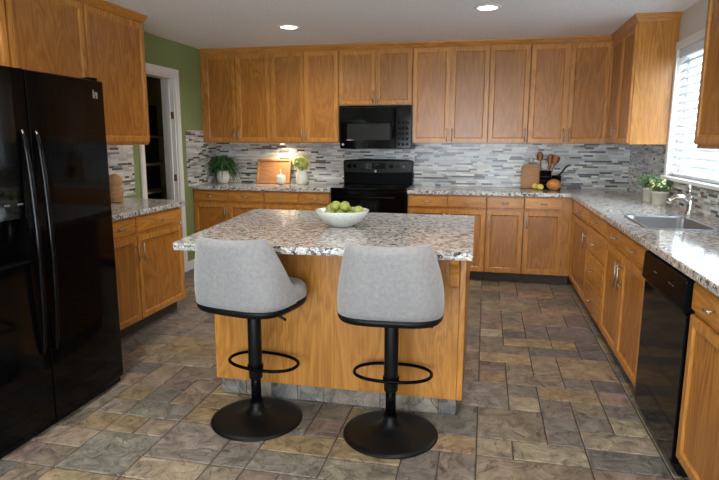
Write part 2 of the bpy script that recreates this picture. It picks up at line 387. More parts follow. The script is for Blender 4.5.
# pantry beyond the doorway
bm = B()
PXB, PYA, PYB = -3.74, 4.60, 6.10
box(bm, PXB - 0.05, PXB, PYA, PYB, 0, 2.3); box(bm, PXB, XL - T, PYA - 0.05, PYA, 0, 2.3); box(bm, PXB, XL - T, PYB, PYB + 0.05, 0, 2.3)
box(bm, PXB, XL - T, PYA, PYB, 2.3, 2.35)
struct(obj('wall_pantry', bm, 'pantry_wall'))
bm = B(); box(bm, PXB - 0.05, XL - T, PYA, PYB, -0.1, -0.001); struct(obj('floor_pantry', bm, 'toe_dark'))
bm = B(); box(bm, PXB, PXB + 0.01, PYA + 0.001, PYB - 0.001, 0.05, 1.80); struct(obj('wall_pantry_shade', bm, 'pantry_shade'))  # dark sheet painted as shade, ends below the lit upper wall
for k, (z, nm) in enumerate(((0.86, 'lowest'), (1.16, 'middle'), (1.455, 'top'))):
    bm = B(); box(bm, PXB + 0.012, PXB + 0.24, PYA + 0.002, PYB - 0.002, z - 0.02, z)
    tag(obj('pantry_shelf', bm, 'pantry_shelf', bevel=0.002), '%s of the three wooden shelves in the dark pantry doorway' % nm, 'shelf', 'shelves inside the pantry')
# doorway casing and jambs
d = bpy.data.objects.new('door_1', None); col.objects.link(d); d.location = (XL, (DY0 + DY1) / 2, 0); struct(d)
def local(y): return y - (DY0 + DY1) / 2
bm = B(); a0, a1 = local(DY0), local(DY1)
for s0, s1 in ((a0 - 0.075, a0), (a1, a1 + 0.075)):
    box(bm, 0.0005, 0.018, s0, s1, 0, DZ + 0.075); box(bm, 0.018, 0.024, s0 + 0.012, s1 - 0.012, 0, DZ + 0.06)
box(bm, 0.0005, 0.018, a0, a1, DZ, DZ + 0.075); box(bm, 0.018, 0.024, a0, a1, DZ + 0.012, DZ + 0.06)
obj('casing', bm, 'white_paint', d, bevel=0.003)
bm = B(); box(bm, -T - 0.02, 0.0, a0, a0 + 0.018, 0, DZ); box(bm, -T - 0.02, 0.0, a1 - 0.018, a1, 0, DZ); box(bm, -T - 0.02, 0.0, a0 + 0.018, a1 - 0.018, DZ - 0.018, DZ)
box(bm, -0.085, -0.045, a1 - 0.032, a1 - 0.018, 0, DZ - 0.018); box(bm, -0.085, -0.045, a0 + 0.018, a0 + 0.032, 0, DZ - 0.018)
obj('door_jamb', bm, 'white_paint', d, bevel=0.002)
for z in (1.02, 1.66):
    bm = B(); box(bm, -0.042, -0.010, a1 - 0.0205, a1 - 0.018, z - 0.035, z + 0.035); obj('strike_plate' if z < 1.3 else 'hinge', bm, 'stem_brown', d)
# window
win = bpy.data.objects.new('window_1', None); col.objects.link(win); win.location = (XR, 4.37, 0); struct(win)
wy0, wy1 = WY0 - 4.37, WY1 - 4.37
bm = B()
slab(bm, [wy0 - 0.06, wy0, wy1, wy1 + 0.06], [WZ0, WZ1, WZ1 + 0.06], lambda a, c: not (wy0 < a < wy1 and c < WZ1), -0.016, -0.0005, 'yzx')
obj('window_casing', bm, 'white_paint', win, bevel=0.003)
bm = B(); box(bm, -0.045, 0.10, wy0 - 0.06, wy1 + 0.06, WZ0 - 0.028, WZ0 - 0.001); obj('window_sill', bm, 'white_paint', win, bevel=0.005)
bm = B(); slab(bm, [wy0 + 0.001, wy0 + 0.05, -0.02, 0.02, wy1 - 0.05, wy1 - 0.001], [WZ0 + 0.001, WZ0 + 0.05, WZ1 - 0.05, WZ1 - 0.001],
               lambda a, c: not ((wy0 + 0.05 < a < -0.02 or 0.02 < a < wy1 - 0.05) and WZ0 + 0.05 < c < WZ1 - 0.05), 0.075, 0.115, 'yzx')
obj('window_frame', bm, 'white_paint', win, bevel=0.003)
bm = B(); box(bm, 0.093, 0.097, wy0 + 0.05, -0.02, WZ0 + 0.05, WZ1 - 0.05); obj('glass_pane', bm, 'window_glass', win)
bm = B(); box(bm, 0.093, 0.097, 0.02, wy1 - 0.05, WZ0 + 0.05, WZ1 - 0.05); obj('glass_pane', bm, 'window_glass', win)
# patio glass doorway in the wall behind the camera
win2 = bpy.data.objects.new('window_2', None); col.objects.link(win2); win2.location = ((PX0 + PX1) / 2, YF, 0); struct(win2)
hw = (PX1 - PX0) / 2
bm = B(); slab(bm, [-hw + 0.001, -hw + 0.06, -0.04, 0.04, hw - 0.06, hw - 0.001], [0.001, 0.07, PZ1 - 0.07, PZ1 - 0.001],
               lambda a, c: not ((-hw + 0.06 < a < -0.04 or 0.04 < a < hw - 0.06) and 0.07 < c < PZ1 - 0.07), -0.08, -0.03, 'xzy')
obj('window_frame', bm, 'white_paint', win2, bevel=0.003)
bm = B(); box(bm, -hw + 0.06, -0.04, -0.058, -0.054, 0.07, PZ1 - 0.07); box(bm, 0.04, hw - 0.06, -0.058, -0.054, 0.07, PZ1 - 0.07); obj('glass_pane', bm, 'window_glass', win2)
# blind
bl = thing('window_blind', 'white horizontal slatted blind hanging in the window over the sink', 'blind', (XR + 0.035, 4.37, WZ1))
bm = B(); box(bm, -0.03, 0.03, wy0 + 0.006, wy1 - 0.006, -0.065, -0.002); obj('headrail', bm, 'blind', bl, bevel=0.003)
bm = B(); z = -0.10
while z > WZ0 - WZ1 + 0.05:
    pts = [(-0.026, -0.006), (-0.012, -0.0015), (0.004, 0.002), (0.026, 0.0045)]
    ca, sa = math.cos(0.62), math.sin(0.62)
    P = [(x * ca - q * sa, x * sa + q * ca) for x, q in pts]
    for (xa, za), (xb, zb) in zip(P, P[1:]):
        vs = [bm.verts.new(p) for p in ((xa, wy0 + 0.01, z + za), (xb, wy0 + 0.01, z + zb), (xb, wy1 - 0.01, z + zb), (xa, wy1 - 0.01, z + za))]
        us = [bm.verts.new(v.co + Vector((0, 0, 0.0028))) for v in vs]
        bm.faces.new(vs); bm.faces.new(us[::-1])
        for k in range(4): bm.faces.new((vs[k], us[k], us[(k + 1) % 4], vs[(k + 1) % 4]))
    z -= 0.060
obj('slats', bm, 'blind', bl)
bm = B(); box(bm, -0.024, 0.024, wy0 + 0.008, wy1 - 0.008, WZ0 - WZ1 + 0.012, WZ0 - WZ1 + 0.028); obj('bottom_rail', bm, 'blind', bl, bevel=0.003)
for y in (wy0 + 0.12, -0.25, 0.25, wy1 - 0.16):
    bm = B(); tube(bm, [(-0.027, y, -0.06), (-0.027, y, WZ0 - WZ1 + 0.02)], 0.0016, 6); obj('ladder_cord', bm, 'blind', bl)

# backsplash of thin mosaic strips
PALM = [((208, 208, 204), 26), ((190, 191, 190), 22), ((222, 221, 216), 12), ((170, 172, 174), 12), ((138, 139, 142), 9), ((84, 84, 90), 11), ((108, 99, 92), 6), ((182, 174, 164), 8)]
def mosaic(name, origin, U, Nn, length, z0, z1, rowh=0.0195, seed=1):
    rnd = random.Random(seed); bm = B(); cols = []
    U = Vector(U); Nn = Vector(Nn); O = Vector(origin)
    def P(u, zz, d): return O + U * u + Nn * d + Vector((0, 0, zz))
    def quadbox(u0, u1, a, c, d0, d1, cc, mi):
        lo = [bm.verts.new(P(u, zz, d0)) for u, zz in ((u0, a), (u1, a), (u1, c), (u0, c))]
        hi = [bm.verts.new(P(u, zz, d1)) for u, zz in ((u0, a), (u1, a), (u1, c), (u0, c))]
        for f in [hi, lo[::-1]] + [[lo[k], lo[(k + 1) % 4], hi[(k + 1) % 4], hi[k]] for k in range(4)]:
            bm.faces.new(f).material_index = mi; cols.append(cc)
    quadbox(0, length, z0, z1, 0.0006, 0.005, (0, 0, 0, 1), 1)
    z = z0 + 0.0008; cl = [c for c, _ in PALM]; wt = [x for _, x in PALM]
    while z < z1 - 0.006:
        zt = min(z + rowh, z1); u = 0.0
        w = rnd.uniform(0.02, 0.12)
        while u < length - 0.004:
            w = min(w, length - u)
            cc = (lambda v, u: srgb(*[min(255, q * u) for q in v]))(rnd.choices(cl, wt)[0], rnd.uniform(0.94, 1.05))
            quadbox(u + 0.0006, u + w - 0.0006, z + 0.0006, zt - 0.0006, 0.005, 0.0075 + rnd.uniform(0, 0.0012), cc, 0)
            u += w; w = rnd.choice((0.06, 0.09, 0.12, 0.12, 0.15))
        z = zt
    me = bpy.data.meshes.new(name); bm.to_mesh(me); bm.free()
    me.materials.append(MATS['mosaic_tile']); me.materials.append(MATS['grout_pale']); color_faces(me, cols)
    o = bpy.data.objects.new(name, me); col.objects.link(o); struct(o)
ZC, ZCB, ZU = 0.914, 0.876, 1.382
mosaic('trim_1', (XL, YB, 0), (1, 0, 0), (0, -1, 0), -1.567 - XL, ZC + 0.001, ZU - 0.001, seed=3)
mosaic('trim_2', (-1.566, YB, 0), (1, 0, 0), (0, -1, 0), 0.797, 0.90, ZU + 0.1, seed=4)
mosaic('trim_3', (-0.768, YB, 0), (1, 0, 0), (0, -1, 0), XR + 0.768, ZC + 0.001, ZU - 0.001, seed=5)
mosaic('trim_4', (XR, YB - 0.01, 0), (0, -1, 0), (-1, 0, 0), YB - 0.01 - (WY1 + 0.062), ZC + 0.001, ZU - 0.001, seed=6)
mosaic('trim_5', (XR, WY1 + 0.06, 0), (0, -1, 0), (-1, 0, 0), WY1 + 0.06 - 1.6, ZC + 0.001, WZ0 - 0.03, seed=7)
mosaic('trim_6', (XL, YB - 0.01, 0), (0, -1, 0), (1, 0, 0), YB - 0.01 - 5.66, ZC + 0.001, 1.515, seed=8)
mosaic('trim_7', (XL, 4.70, 0), (0, -1, 0), (1, 0, 0), 4.70 - 2.9, ZC + 0.001, ZU - 0.001, seed=9)
# baseboard on the bit of left wall between door and cabinets
bm = B(); box(bm, XL + 0.0005, XL + 0.014, DY1 + 0.077, 5.78, 0, 0.10); struct(obj('baseboard_left', bm, 'white_paint', bevel=0.003))

# ------------------------------------------------------------------ cabinet kit (local: x along the front, front faces -y, z up)
DT = 0.019
def door_bm(x0, x1, z0, z1, stile=0.052):
    bm = B(); box(bm, x0, x1, -DT, -0.001, z0, z1)
    bm.faces.ensure_lookup_table()
    f = [f for f in bm.faces if abs(f.calc_center_median().y + DT) < 1e-5][0]
    bmesh.ops.bevel(bm, geom=list(f.edges), offset=0.004, segments=2, affect='EDGES')
    f = max((f for f in bm.faces if abs(f.calc_center_median().y + DT) < 1e-5), key=lambda q: q.calc_area())
    bmesh.ops.inset_region(bm, faces=[f], thickness=stile)
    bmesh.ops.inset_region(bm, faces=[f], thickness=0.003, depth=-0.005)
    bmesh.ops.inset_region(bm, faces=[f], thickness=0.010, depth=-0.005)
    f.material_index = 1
    return bm
def handle_bm(length, vert=True, r=0.0042, off=0.03):
    bm = B(); h = length / 2
    if vert:
        tube(bm, [(0, -off, -h), (0, -off, h)], r, 10)
        for s in (-0.62, 0.62): tube(bm, [(0, 0, s * h), (0, -off, s * h)], r * 0.8, 8)
    else:
        h = 0.028; tube(bm, [(-h, -off, 0), (h, -off, 0)], 0.0058, 10)
        tube(bm, [(0, 0, 0), (0, -off, 0)], 0.0045, 8)
    return bm
def add_handle(par, x, z, length, vert):
    o = obj('handle' if vert else 'knob', handle_bm(length, vert), 'nickel', par, smooth=True, loc=(x, -DT, z)); return o
def cabinet(name, label, cat, group, loc, rz, w, depth, z0, z1, fronts, toe=True, side_mat='oak_v', hollow=False):
    t = thing(name, label, cat, loc, rz, group)
    bm = B()
    if hollow:
        slab(bm, [0.0008, 0.018, w - 0.018, w - 0.0008], [0, 0.02, depth - 0.012, depth], lambda a, c: not (0.018 < a < w - 0.018 and 0.02 < c < depth - 0.012), z0 + 0.018, z1)
        box(bm, 0.0008, w - 0.0008, 0, depth, z0, z0 + 0.018)
    else: box(bm, 0.0008, w - 0.0008, 0, depth, z0, z1)
    obj('body', bm, side_mat, t, bevel=0.0015)
    if toe:
        bm = B(); box(bm, 0.0012, w - 0.0012, 0.07, depth, 0.001, z0 - 0.0005); obj('toe_kick', bm, 'toe_dark', t)
    for fr in fronts:
        kind, x0, x1, a, c = fr[:5]; hs = fr[5] if len(fr) > 5 else []
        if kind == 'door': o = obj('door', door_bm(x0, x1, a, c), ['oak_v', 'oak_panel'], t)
        else:
            bm = B(); box(bm, x0, x1, -DT, -0.001, a, c)
            f = [f for f in bm.faces if abs(f.calc_center_median().y + DT) < 1e-5][0]
            bmesh.ops.bevel(bm, geom=list(f.edges), offset=0.006, segments=3, affect='EDGES')
            o = obj('drawer', bm, 'oak_h', t)
        for (hx, hz, ln, vert) in hs: add_handle(o, hx, hz, ln, vert)
    return t
DZ0, DZ1, WZa, WZb = 0.108, 0.728, 0.752, 0.862
g = 0.0065
# ---- back upper cabinets: front plane y = 6.043 (door faces)
FU = 6.043 + DT; dU = YB - 0.001 - FU
UX = [-3.036, -2.717, -2.32, -1.93, -1.552, -1.150, -0.765, -0.377, 0.006, 0.398, 0.764, 1.12]
def upper(i0, xs, z0, label, hside, wfull=None):
    xa, xb = xs[0], xs[-1]; fr = []
    for k, (p, q) in enumerate(zip(xs, xs[1:])):
        hs = []
        if hside[k]: 
            hx = (q - 0.027 if hside[k] == 'r' else p + 0.027) - xa
            hs = [(hx, z0 + 0.085 + (0 if z0 < 1.5 else 0.0), 0.125, True)]
        fr.append(('door', (p - xa + g) if p > -3.1 else 0.05, q - xa - g, z0 + 0.01, 2.332, hs))
    return cabinet('wall_cabinet', label, 'cabinet', 'oak wall cabinets above the counters', (xa, FU, 0), 0, xb - xa, dU, z0, H - 0.004, fr, toe=False)
upper(0, [XL + 0.002, -2.717, -2.32], ZU, 'oak two-door wall cabinet in the corner beside the green wall, above the fern', ['r', 'l'])
upper(2, [-2.318, -1.93, -1.553], ZU, 'oak two-door wall cabinet directly left of the microwave, above the leaning tray', ['r', 'l'])
upper(4, [-1.551, -1.150, -0.766], 1.772, 'short oak two-door wall cabinet directly above the microwave', ['r', 'l'])
upper(6, [-0.764, -0.377, 0.006], ZU, 'oak two-door wall cabinet directly right of the microwave', ['r', 'l'])
upper(8, [0.008, 0.398], ZU, 'narrow oak single-door wall cabinet on the back wall', ['r'])
upper(9, [0.400, 0.764, 1.145], ZU, 'oak two-door wall cabinet at the right end of the back wall, above the utensils', ['r', 'l'])
# ---- right return upper, door faces at x = 1.127
FX = 1.127 + DT
cabinet('wall_cabinet', 'oak wall cabinet with a blank end panel between the back corner and the window', 'cabinet', 'oak wall cabinets above the counters',
        (FX, FU - 0.022, 0), -PI / 2, FU - 0.022 - 5.127, XR - 0.001 - FX, ZU, H - 0.004,
        [('door', 0.008, 0.455, ZU + 0.01, 2.332, [(0.43, ZU + 0.09, 0.13, True)]), ('door', 0.463, 0.905, ZU + 0.01, 2.332)], toe=False)
cabinet('wall_cabinet', 'near oak wall cabinet at the right edge, just before the window', 'cabinet', 'oak wall cabinets above the counters',
        (FX, 3.555, 0), -PI / 2, 0.92, XR - 0.001 - FX, ZU - 0.012, H - 0.004,
        [('door', 0.006, 0.455, ZU + 0.01, 2.332), ('door', 0.463, 0.912, ZU + 0.01, 2.332)], toe=False)
# ---- left uppers, door faces at x = -2.739
FXL = -2.739 - DT
cabinet('wall_cabinet', 'tall oak two-door wall cabinet between the fridge and the pantry doorway', 'cabinet', 'oak wall cabinets above the counters',
        (FXL, 2.965, 0), PI / 2, 4.362 - 2.965, FXL - XL - 0.001, ZU - 0.01, H - 0.004,
        [('door', 0.006, 0.672, ZU + 0.01, 2.332), ('door', 0.682, 1.39, ZU + 0.01, 2.332)], toe=False)
cabinet('wall_cabinet', 'oak two-door wall cabinet over the black refrigerator', 'cabinet', 'oak wall cabinets above the counters',
        (FXL, 1.90, 0), PI / 2, 1.063, FXL - XL - 0.001, 1.80, H - 0.004,
        [('door', 0.006, 0.525, 1.81, 2.332), ('door', 0.535, 1.056, 1.81, 2.332)], toe=False)
# crown mouldings
def crown(name, pts, mat='oak_h'):
    """pts: plan polyline of the cabinet face, profile flares outward (normal to the left of travel)"""
    prof = [(0.0005, 2.340), (0.006, 2.340), (0.012, 2.352), (0.030, 2.384), (0.034, 2.3985), (0.0005, 2.3985)]
    bm = B(); P = [Vector(p).to_2d() for p in pts]; rings = []
    for i, p in enumerate(P):
        ns = []
        if i > 0: d = (P[i] - P[i - 1]).normalized(); ns.append(Vector((-d.y, d.x)))
        if i < len(P) - 1: d = (P[i + 1] - P[i]).normalized(); ns.append(Vector((-d.y, d.x)))
        n = sum(ns, Vector((0, 0))); n = n / n.dot(ns[0]) if len(ns) > 1 else ns[0]
        rings.append([bm.verts.new((p.x + n.x * o_, p.y + n.y * o_, z)) for o_, z in prof])
    for a, c in zip(rings, rings[1:]):
        for k in range(len(prof)): bm.faces.new((a[k], a[(k + 1) % len(prof)], c[(k + 1) % len(prof)], c[k]))
    bm.faces.new(rings[0]); bm.faces.new(rings[-1][::-1])
    return struct(obj(name, bm, mat))
crown('trim_8', [(XR - 0.001, 5.127), (FX, 5.127), (FX, FU), (XL + 0.002, FU)][::-1] if False else [(XR - 0.001, 5.1265), (FX - 0.0005, 5.1265), (FX - 0.0005, FU - 0.0005), (XL + 0.002, FU - 0.0005)][::1])
crown('trim_9', [(XL + 0.002, 4.3625), (FXL + 0.0005, 4.3625), (FXL + 0.0005, 1.9)][::-1] if False else [(XL + 0.002, 4.3625), (FXL + 0.0005, 4.3625), (FXL + 0.0005, 1.9)])
crown('trim_10', [(FX - 0.0005, 2.61), (FX - 0.0005, 3.5555), (XR - 0.001, 3.5555)])

# ---- base cabinets on the back wall: door faces at y ~ 5.768
FB = 5.787; dB = YB - 0.001 - FB
def base(xs, label, hd, rz=0, loc=None, depth=None, hw_=0.085, name='base_cabinet', endfill=0.0):
    xa = xs[0]; fr = []
    for k, (p, q) in enumerate(zip(xs, xs[1:])):
        fr.append(('drawer', p - xa + g, q - xa - g, WZa, WZb, [((p + q) / 2 - xa, (WZa + WZb) / 2, hw_, False)]))
        hs = [((q - 0.027 if hd[k] == 'r' else p + 0.027) - xa, DZ1 - 0.10, 0.13, True)] if hd[k] else []
        fr.append(('door', p - xa + g, q - xa - g, DZ0, DZ1, hs))
    return cabinet(name, label, 'cabinet', 'oak base cabinets under the counters', loc or (xa, FB, 0), rz, xs[-1] - xa + endfill, depth or dB, 0.1, ZCB - 0.001, fr)
base([XL + 0.002, -2.735, -2.315], 'oak base cabinet at the left end of the back wall, under the fern', ['r', 'l'])
base([-2.313, -1.925, -1.572], 'oak base cabinet directly left of the range', ['r', 'l'])
base([-0.764, -0.362, 0.024], 'oak two-door base cabinet directly right of the range', ['r', 'l'])
base([0.026, 0.385], 'oak single-door base cabinet in the middle of the run right of the range', ['l'])
base([0.387, 0.752], 'oak single-door base cabinet nearest the corner on the back wall', ['l'], endfill=0.09)
# ---- right run, door faces at x ~ .825
FR = 0.844; dR = XR - 0.001 - FR
def rcab(y0, y1, label, fr, hollow=False): return cabinet('base_cabinet', label, 'cabinet', 'oak base cabinets under the counters', (FR, y0, 0), -PI / 2, y0 - y1, dR, 0.1, ZCB - 0.001, fr, hollow=hollow)
zm = (WZa + WZb) / 2
rcab(5.784, 4.832, 'oak corner base cabinet, farthest of the window side run, with two drawer pulls',
     [('drawer', 0.11, 0.945, WZa, WZb, [(0.55, zm, 0.1, False), (0.85, zm, 0.1, False)]), ('door', 0.11, 0.945, DZ0, DZ1, [(0.915, 0.61, 0.13, True)])])
rcab(4.830, 4.142, 'oak four-drawer base cabinet on the window side', 
     [('drawer', g, 0.688 - g, a, c, [(0.344, (a + c) / 2, 0.17, False)]) for a, c in ((WZa, WZb), (0.556, 0.738), (0.330, 0.546), (DZ0, 0.320))])
rcab(4.140, 3.098, 'oak two-door sink base cabinet left of the dishwasher',
     [('drawer', g, 1.042 - g, WZa, WZb, [(0.34, zm, 0.17, False), (0.80, zm, 0.17, False)]),
      ('door', g, 0.521 - g / 2, DZ0, DZ1, [(0.485, 0.61, 0.16, True)]), ('door', 0.521 + g / 2, 1.042 - g, DZ0, DZ1, [(0.557, 0.61, 0.16, True)])], hollow=True)
rcab(2.452, 1.62, 'near oak base cabinet at the right edge of the photo, beside the dishwasher',
     [('drawer', 0.012, 0.82, WZa - 0.005, WZb, [(0.25, zm, 0.28, False)]), ('door', 0.012, 0.82, DZ0, DZ1)])
# ---- left run, door faces at x ~ -2.423
FLX = -2.442; dL = FLX - XL - 0.001
cabinet('base_cabinet', 'oak base cabinet between the refrigerator and the pantry doorway', 'cabinet', 'oak base cabinets under the counters',
        (FLX, 2.95, 0), PI / 2, 4.25 - 2.95, dL, 0.1, ZCB - 0.001,
        [('drawer', 0.01, 0.655, WZa, WZb, [(0.46, zm, 0.09, False)]), ('drawer', 0.672, 1.295, WZa, WZb, [(0.985, zm, 0.09, False)]),
         ('door', 0.01, 0.660, DZ0, DZ1, [(0.632, 0.61, 0.13, True)]), ('door', 0.668, 1.295, DZ0, DZ1, [(0.70, 0.61, 0.13, True)])])

# ------------------------------------------------------------------ worktops
def worktop(bm, label, name='worktop'):
    return tag(obj(name, bm, 'granite', bevel=0.006, seg=3), label, 'countertop')
bm = B(); box(bm, XL + 0.001, -1.569, 5.752, YB - 0.001, ZCB, ZC); worktop(bm, 'speckled granite worktop on the back wall left of the range')
SX0, SX1, SY0, SY1 = 0.925, 1.30, 3.52, 4.115
bm = B(); slab(bm, [-0.766, 0.806, SX0, SX1, XR - 0.001], [1.61, SY0, SY1, 5.752, YB - 0.001],
               lambda x, y: (x > 0.806 or y > 5.752) and not (SX0 < x < SX1 and SY0 < y < SY1), ZCB, ZC)
worktop(bm, 'long L-shaped speckled granite worktop with the sink, right of the range')
bm = B(); prism(bm, [(XL + 0.001, 2.93), (-2.408, 2.93), (-2.408, 4.30), (-2.43, 4.325), (-2.75, 4.39), (XL + 0.001, 4.40)], ZCB, ZC); worktop(bm, 'speckled granite worktop beside the refrigerator')

# ------------------------------------------------------------------ island
isl = thing('kitchen_island', 'oak kitchen island on a slate tile plinth in the middle of the floor', 'island', (-0.745, 3.2, 0))
ix, iy = -0.745, 3.2
bx0, bx1, by0, by1 = -1.425, -0.072, 2.786, 3.78
bm = B(); box(bm, bx0 - ix, bx1 - ix, by0 + 0.02 - iy, by1 - iy, 0.1, ZCB - 0.001); obj('body', bm, 'oak_v', isl, bevel=0.002)
bm = B(); box(bm, bx0 - ix, bx1 - 0.03 - ix, by0 - iy, by0 + 0.0195 - iy, 0.1, ZCB - 0.001); obj('front_panel', bm, 'oak_v', isl, bevel=0.0015)
bm = B(); box(bm, bx1 - 0.029 - ix, bx1 - ix, by0 - 0.003 - iy, by0 + 0.0195 - iy, 0.1, ZCB - 0.001); obj('corner_strip', bm, 'oak_v', isl, bevel=0.003)
# tiled plinth
bm = B(); cols = []; rnd = random.Random(3)
px0, px1, py0, py1 = bx0 + 0.012, bx1 - 0.03, 2.820, by1 - 0.03
box(bm, px0 + 0.006 - ix, px1 - 0.006 - ix, py0 + 0.006 - iy, py1 - iy, 0.0005, 0.0995); cols += [(0, 0, 0, 1)] * 6
for f in bm.faces: f.material_index = 1
pal = [(136, 126, 112), (122, 116, 108), (140, 130, 114), (118, 113, 109)]
x = px0
while x < px1 - 0.02:
    wv = min(rnd.choice((0.15, 0.16, 0.31)), px1 - x)
    if px1 - x - wv < 0.05: wv = px1 - x
    box(bm, x + 0.002 - ix, x + wv - 0.002 - ix, py0 - iy, py0 + 0.0058 - iy, 0.001, 0.0985); cols += [srgb(*[v * rnd.uniform(0.99, 1.01) for v in rnd.choice(pal)])] * 6; x += wv
for side, xx in ((0, px0), (1, px1 - 0.0058)):
    y = py0 + 0.007
    while y < py1 - 0.02:
        wv = min(0.16, py1 - y); box(bm, xx - ix, xx + 0.0058 - ix, y + 0.002 - iy, y + wv - 0.002 - iy, 0.001, 0.0985)
        cols += [srgb(*[v * rnd.uniform(0.99, 1.01) for v in rnd.choice(pal)])] * 6; y += wv
me = bpy.data.meshes.new('tiled_plinth'); bm.to_mesh(me); bm.free(); me.materials.append(MATS['slate_tile']); me.materials.append(MATS['grout_dark']); color_faces(me, cols)
o = bpy.data.objects.new('tiled_plinth', me); col.objects.link(o); o.parent = isl
# corbel blocks under the overhang
for cx in (-0.148, -1.385):
    bm = B(); pts = [(0, 0.695), (-0.022, 0.695), (-0.03, 0.71), (-0.034, 0.76), (-0.055, 0.80), (-0.11, 0.835), (-0.125, ZCB - 0.001), (0, ZCB - 0.001)]
    a = [bm.verts.new((cx - ix, by0 - 0.0005 - iy + p, z)) for p, z in pts]; c = [bm.verts.new((cx + 0.045 - ix, by0 - 0.0005 - iy + p, z)) for p, z in pts]
    bm.faces.new(a); bm.faces.new(c[::-1])
    for k in range(len(pts)): bm.faces.new((a[k], a[(k + 1) % len(pts)], c[(k + 1) % len(pts)], c[k]))
    obj('corbel', bm, 'oak_v', isl, bevel=0.002)
# doors on the range side
for (xa, xb) in ((0.01, 0.44), (0.45, 0.89), (0.90, 1.333)):
    dd = obj('door', door_bm(xa, xb, 0.115, 0.86), ['oak_v', 'oak_panel'], isl, loc=(bx1 - ix, by1 + 0.0 - iy, 0)); dd.rotation_euler = (0, 0, PI)
    add_handle(dd, xb - 0.03, 0.76, 0.13, True)
# rock-edged top
P4 = [(-0.040, 2.570), (-0.058, 3.88), (-1.640, 3.915), (-1.485, 2.505)]
bm = B(); rnd = random.Random(11)
out = []
for k in range(4):
    a = Vector(P4[k]); c = Vector(P4[(k + 1) % 4]); n = int((c - a).length / 0.02)
    d = (c - a).normalized(); nn = Vector((d.y, -d.x))
    for i in range(n):
        p = a.lerp(c, i / n); out.append((p, nn if i else Vector((0, 0))))
rings = []
for q, z in enumerate((ZC, ZC - 0.004, ZC - 0.015, ZC - 0.027, ZCB)):
    ring = []
    for p, nn in out:
        j = 0 if q == 0 else rnd.uniform(-0.0035, 0.001) - (0.003 if q == 4 else 0)
        ring.append(bm.verts.new((p.x + nn.x * j - ix, p.y + nn.y * j - iy, z)))
    rings.append(ring)
bm.faces.new(rings[0]); bm.faces.new(rings[-1][::-1])
for a, c in zip(rings, rings[1:]):
    for k in range(len(out)): bm.faces.new((a[k], c[k], c[(k + 1) % len(out)], a[(k + 1) % len(out)]))
o = obj('worktop', bm, 'granite'); o.location = (ix, iy, 0); tag(o, 'pale speckled granite island top with a rough chiselled edge', 'countertop')

# ------------------------------------------------------------------ refrigerator
fr = thing('refrigerator', 'black side-by-side refrigerator with bowed door handles and ice dispenser', 'refrigerator', (-2.055, 2.375, 0), PI / 2)
hwid = 0.468
def fy(x): return -0.022 * (1 - (x / hwid) ** 2)
def fprof(x0, x1, back, n=10):
    return [(x0 + (x1 - x0) * i / n, fy(x0 + (x1 - x0) * i / n)) for i in range(n + 1)] + [(x1, back), (x0, back)]
bm = B(); box(bm, -hwid + 0.005, hwid - 0.005, 0.078, 0.86, 0.03, 1.70); obj('cabinet_body', bm, 'black_satin', fr, bevel=0.004)
bm = B(); prism(bm, fprof(-0.106, hwid, 0.07), 0.035, 1.722)
o = obj('refrigerator_door', bm, 'black_gloss', fr, bevel=0.006); rdoor = o
dx0, dx1, dz0, dz1 = -0.395, -0.165, 0.85, 1.205
bm = B()
for (xa, xb, za, zb, back) in ((-hwid, -0.114, 0.035, dz0, 0.07), (-hwid, -0.114, dz1, 1.722, 0.07), (-hwid, dx0, dz0, dz1, 0.07), (dx1, -0.114, dz0, dz1, 0.07)):
    prism(bm, fprof(xa, xb, back), za, zb)
box(bm, dx0, dx1, 0.055, 0.07, dz0, dz1)
bmesh.ops.remove_doubles(bm, verts=bm.verts, dist=1e-5)
fdoor = obj('freezer_door', bm, 'black_gloss', fr)
bm = B(); prism(bm, fprof(dx0 + 0.001, dx1 - 0.001, 0.03), 1.06, dz1 - 0.001); disp = obj('dispenser_panel', bm, 'black_glass', fdoor)
for bx_ in (0.04, 0.11, 0.18):
    bm = B(); box(bm, dx0 + bx_, dx0 + bx_ + 0.03, fy(dx0 + bx_ + 0.015) - 0.0025, fy(dx0 + bx_ + 0.015) + 0.004, 1.12, 1.128); obj('dispenser_button', bm, 'grey_print', fdoor)
bm = B(); box(bm, dx0 + 0.001, dx1 - 0.001, -0.035, 0.054, dz0 + 0.001, dz0 + 0.014); obj('drip_tray', bm, 'black_satin', fdoor, bevel=0.003)
for px in (dx0 + 0.07, dx0 + 0.16):
    bm = B(); tube(bm, [(px, 0.02, 1.06), (px, 0.015, 0.99), (px, 0.035, 0.94)], 0.011, 10); obj('dispenser_lever', bm, 'black_satin', fdoor, smooth=True)
bm = B(); box(bm, -hwid + 0.02, hwid - 0.02, 0.01, 0.07, 0.004, 0.032); obj('base_grille', bm, 'black_matte', fr)
bm = B()
for hx0 in (-hwid + 0.03, hwid - 0.08): box(bm, hx0, hx0 + 0.05, 0.01, 0.10, 1.7225, 1.738)
obj('hinge_cover', bm, 'black_satin', fr, bevel=0.004)
for nm, hx, par in (('handle', -0.158, fdoor), ('handle', -0.078, rdoor)):
    bm = B(); n = 22; pts = []
    for i in range(n + 1):
        t = i / n; z = 0.40 + 1.05 * t; pts.append((hx, fy(hx) - 0.004 - 0.034 * math.sin(PI * t) ** 0.5, z))
    tube(bm, pts, [0.011 + 0.003 * math.sin(PI * i / n) for i in range(n + 1)], 12); obj('handle', bm, 'black_gloss', par, smooth=True)
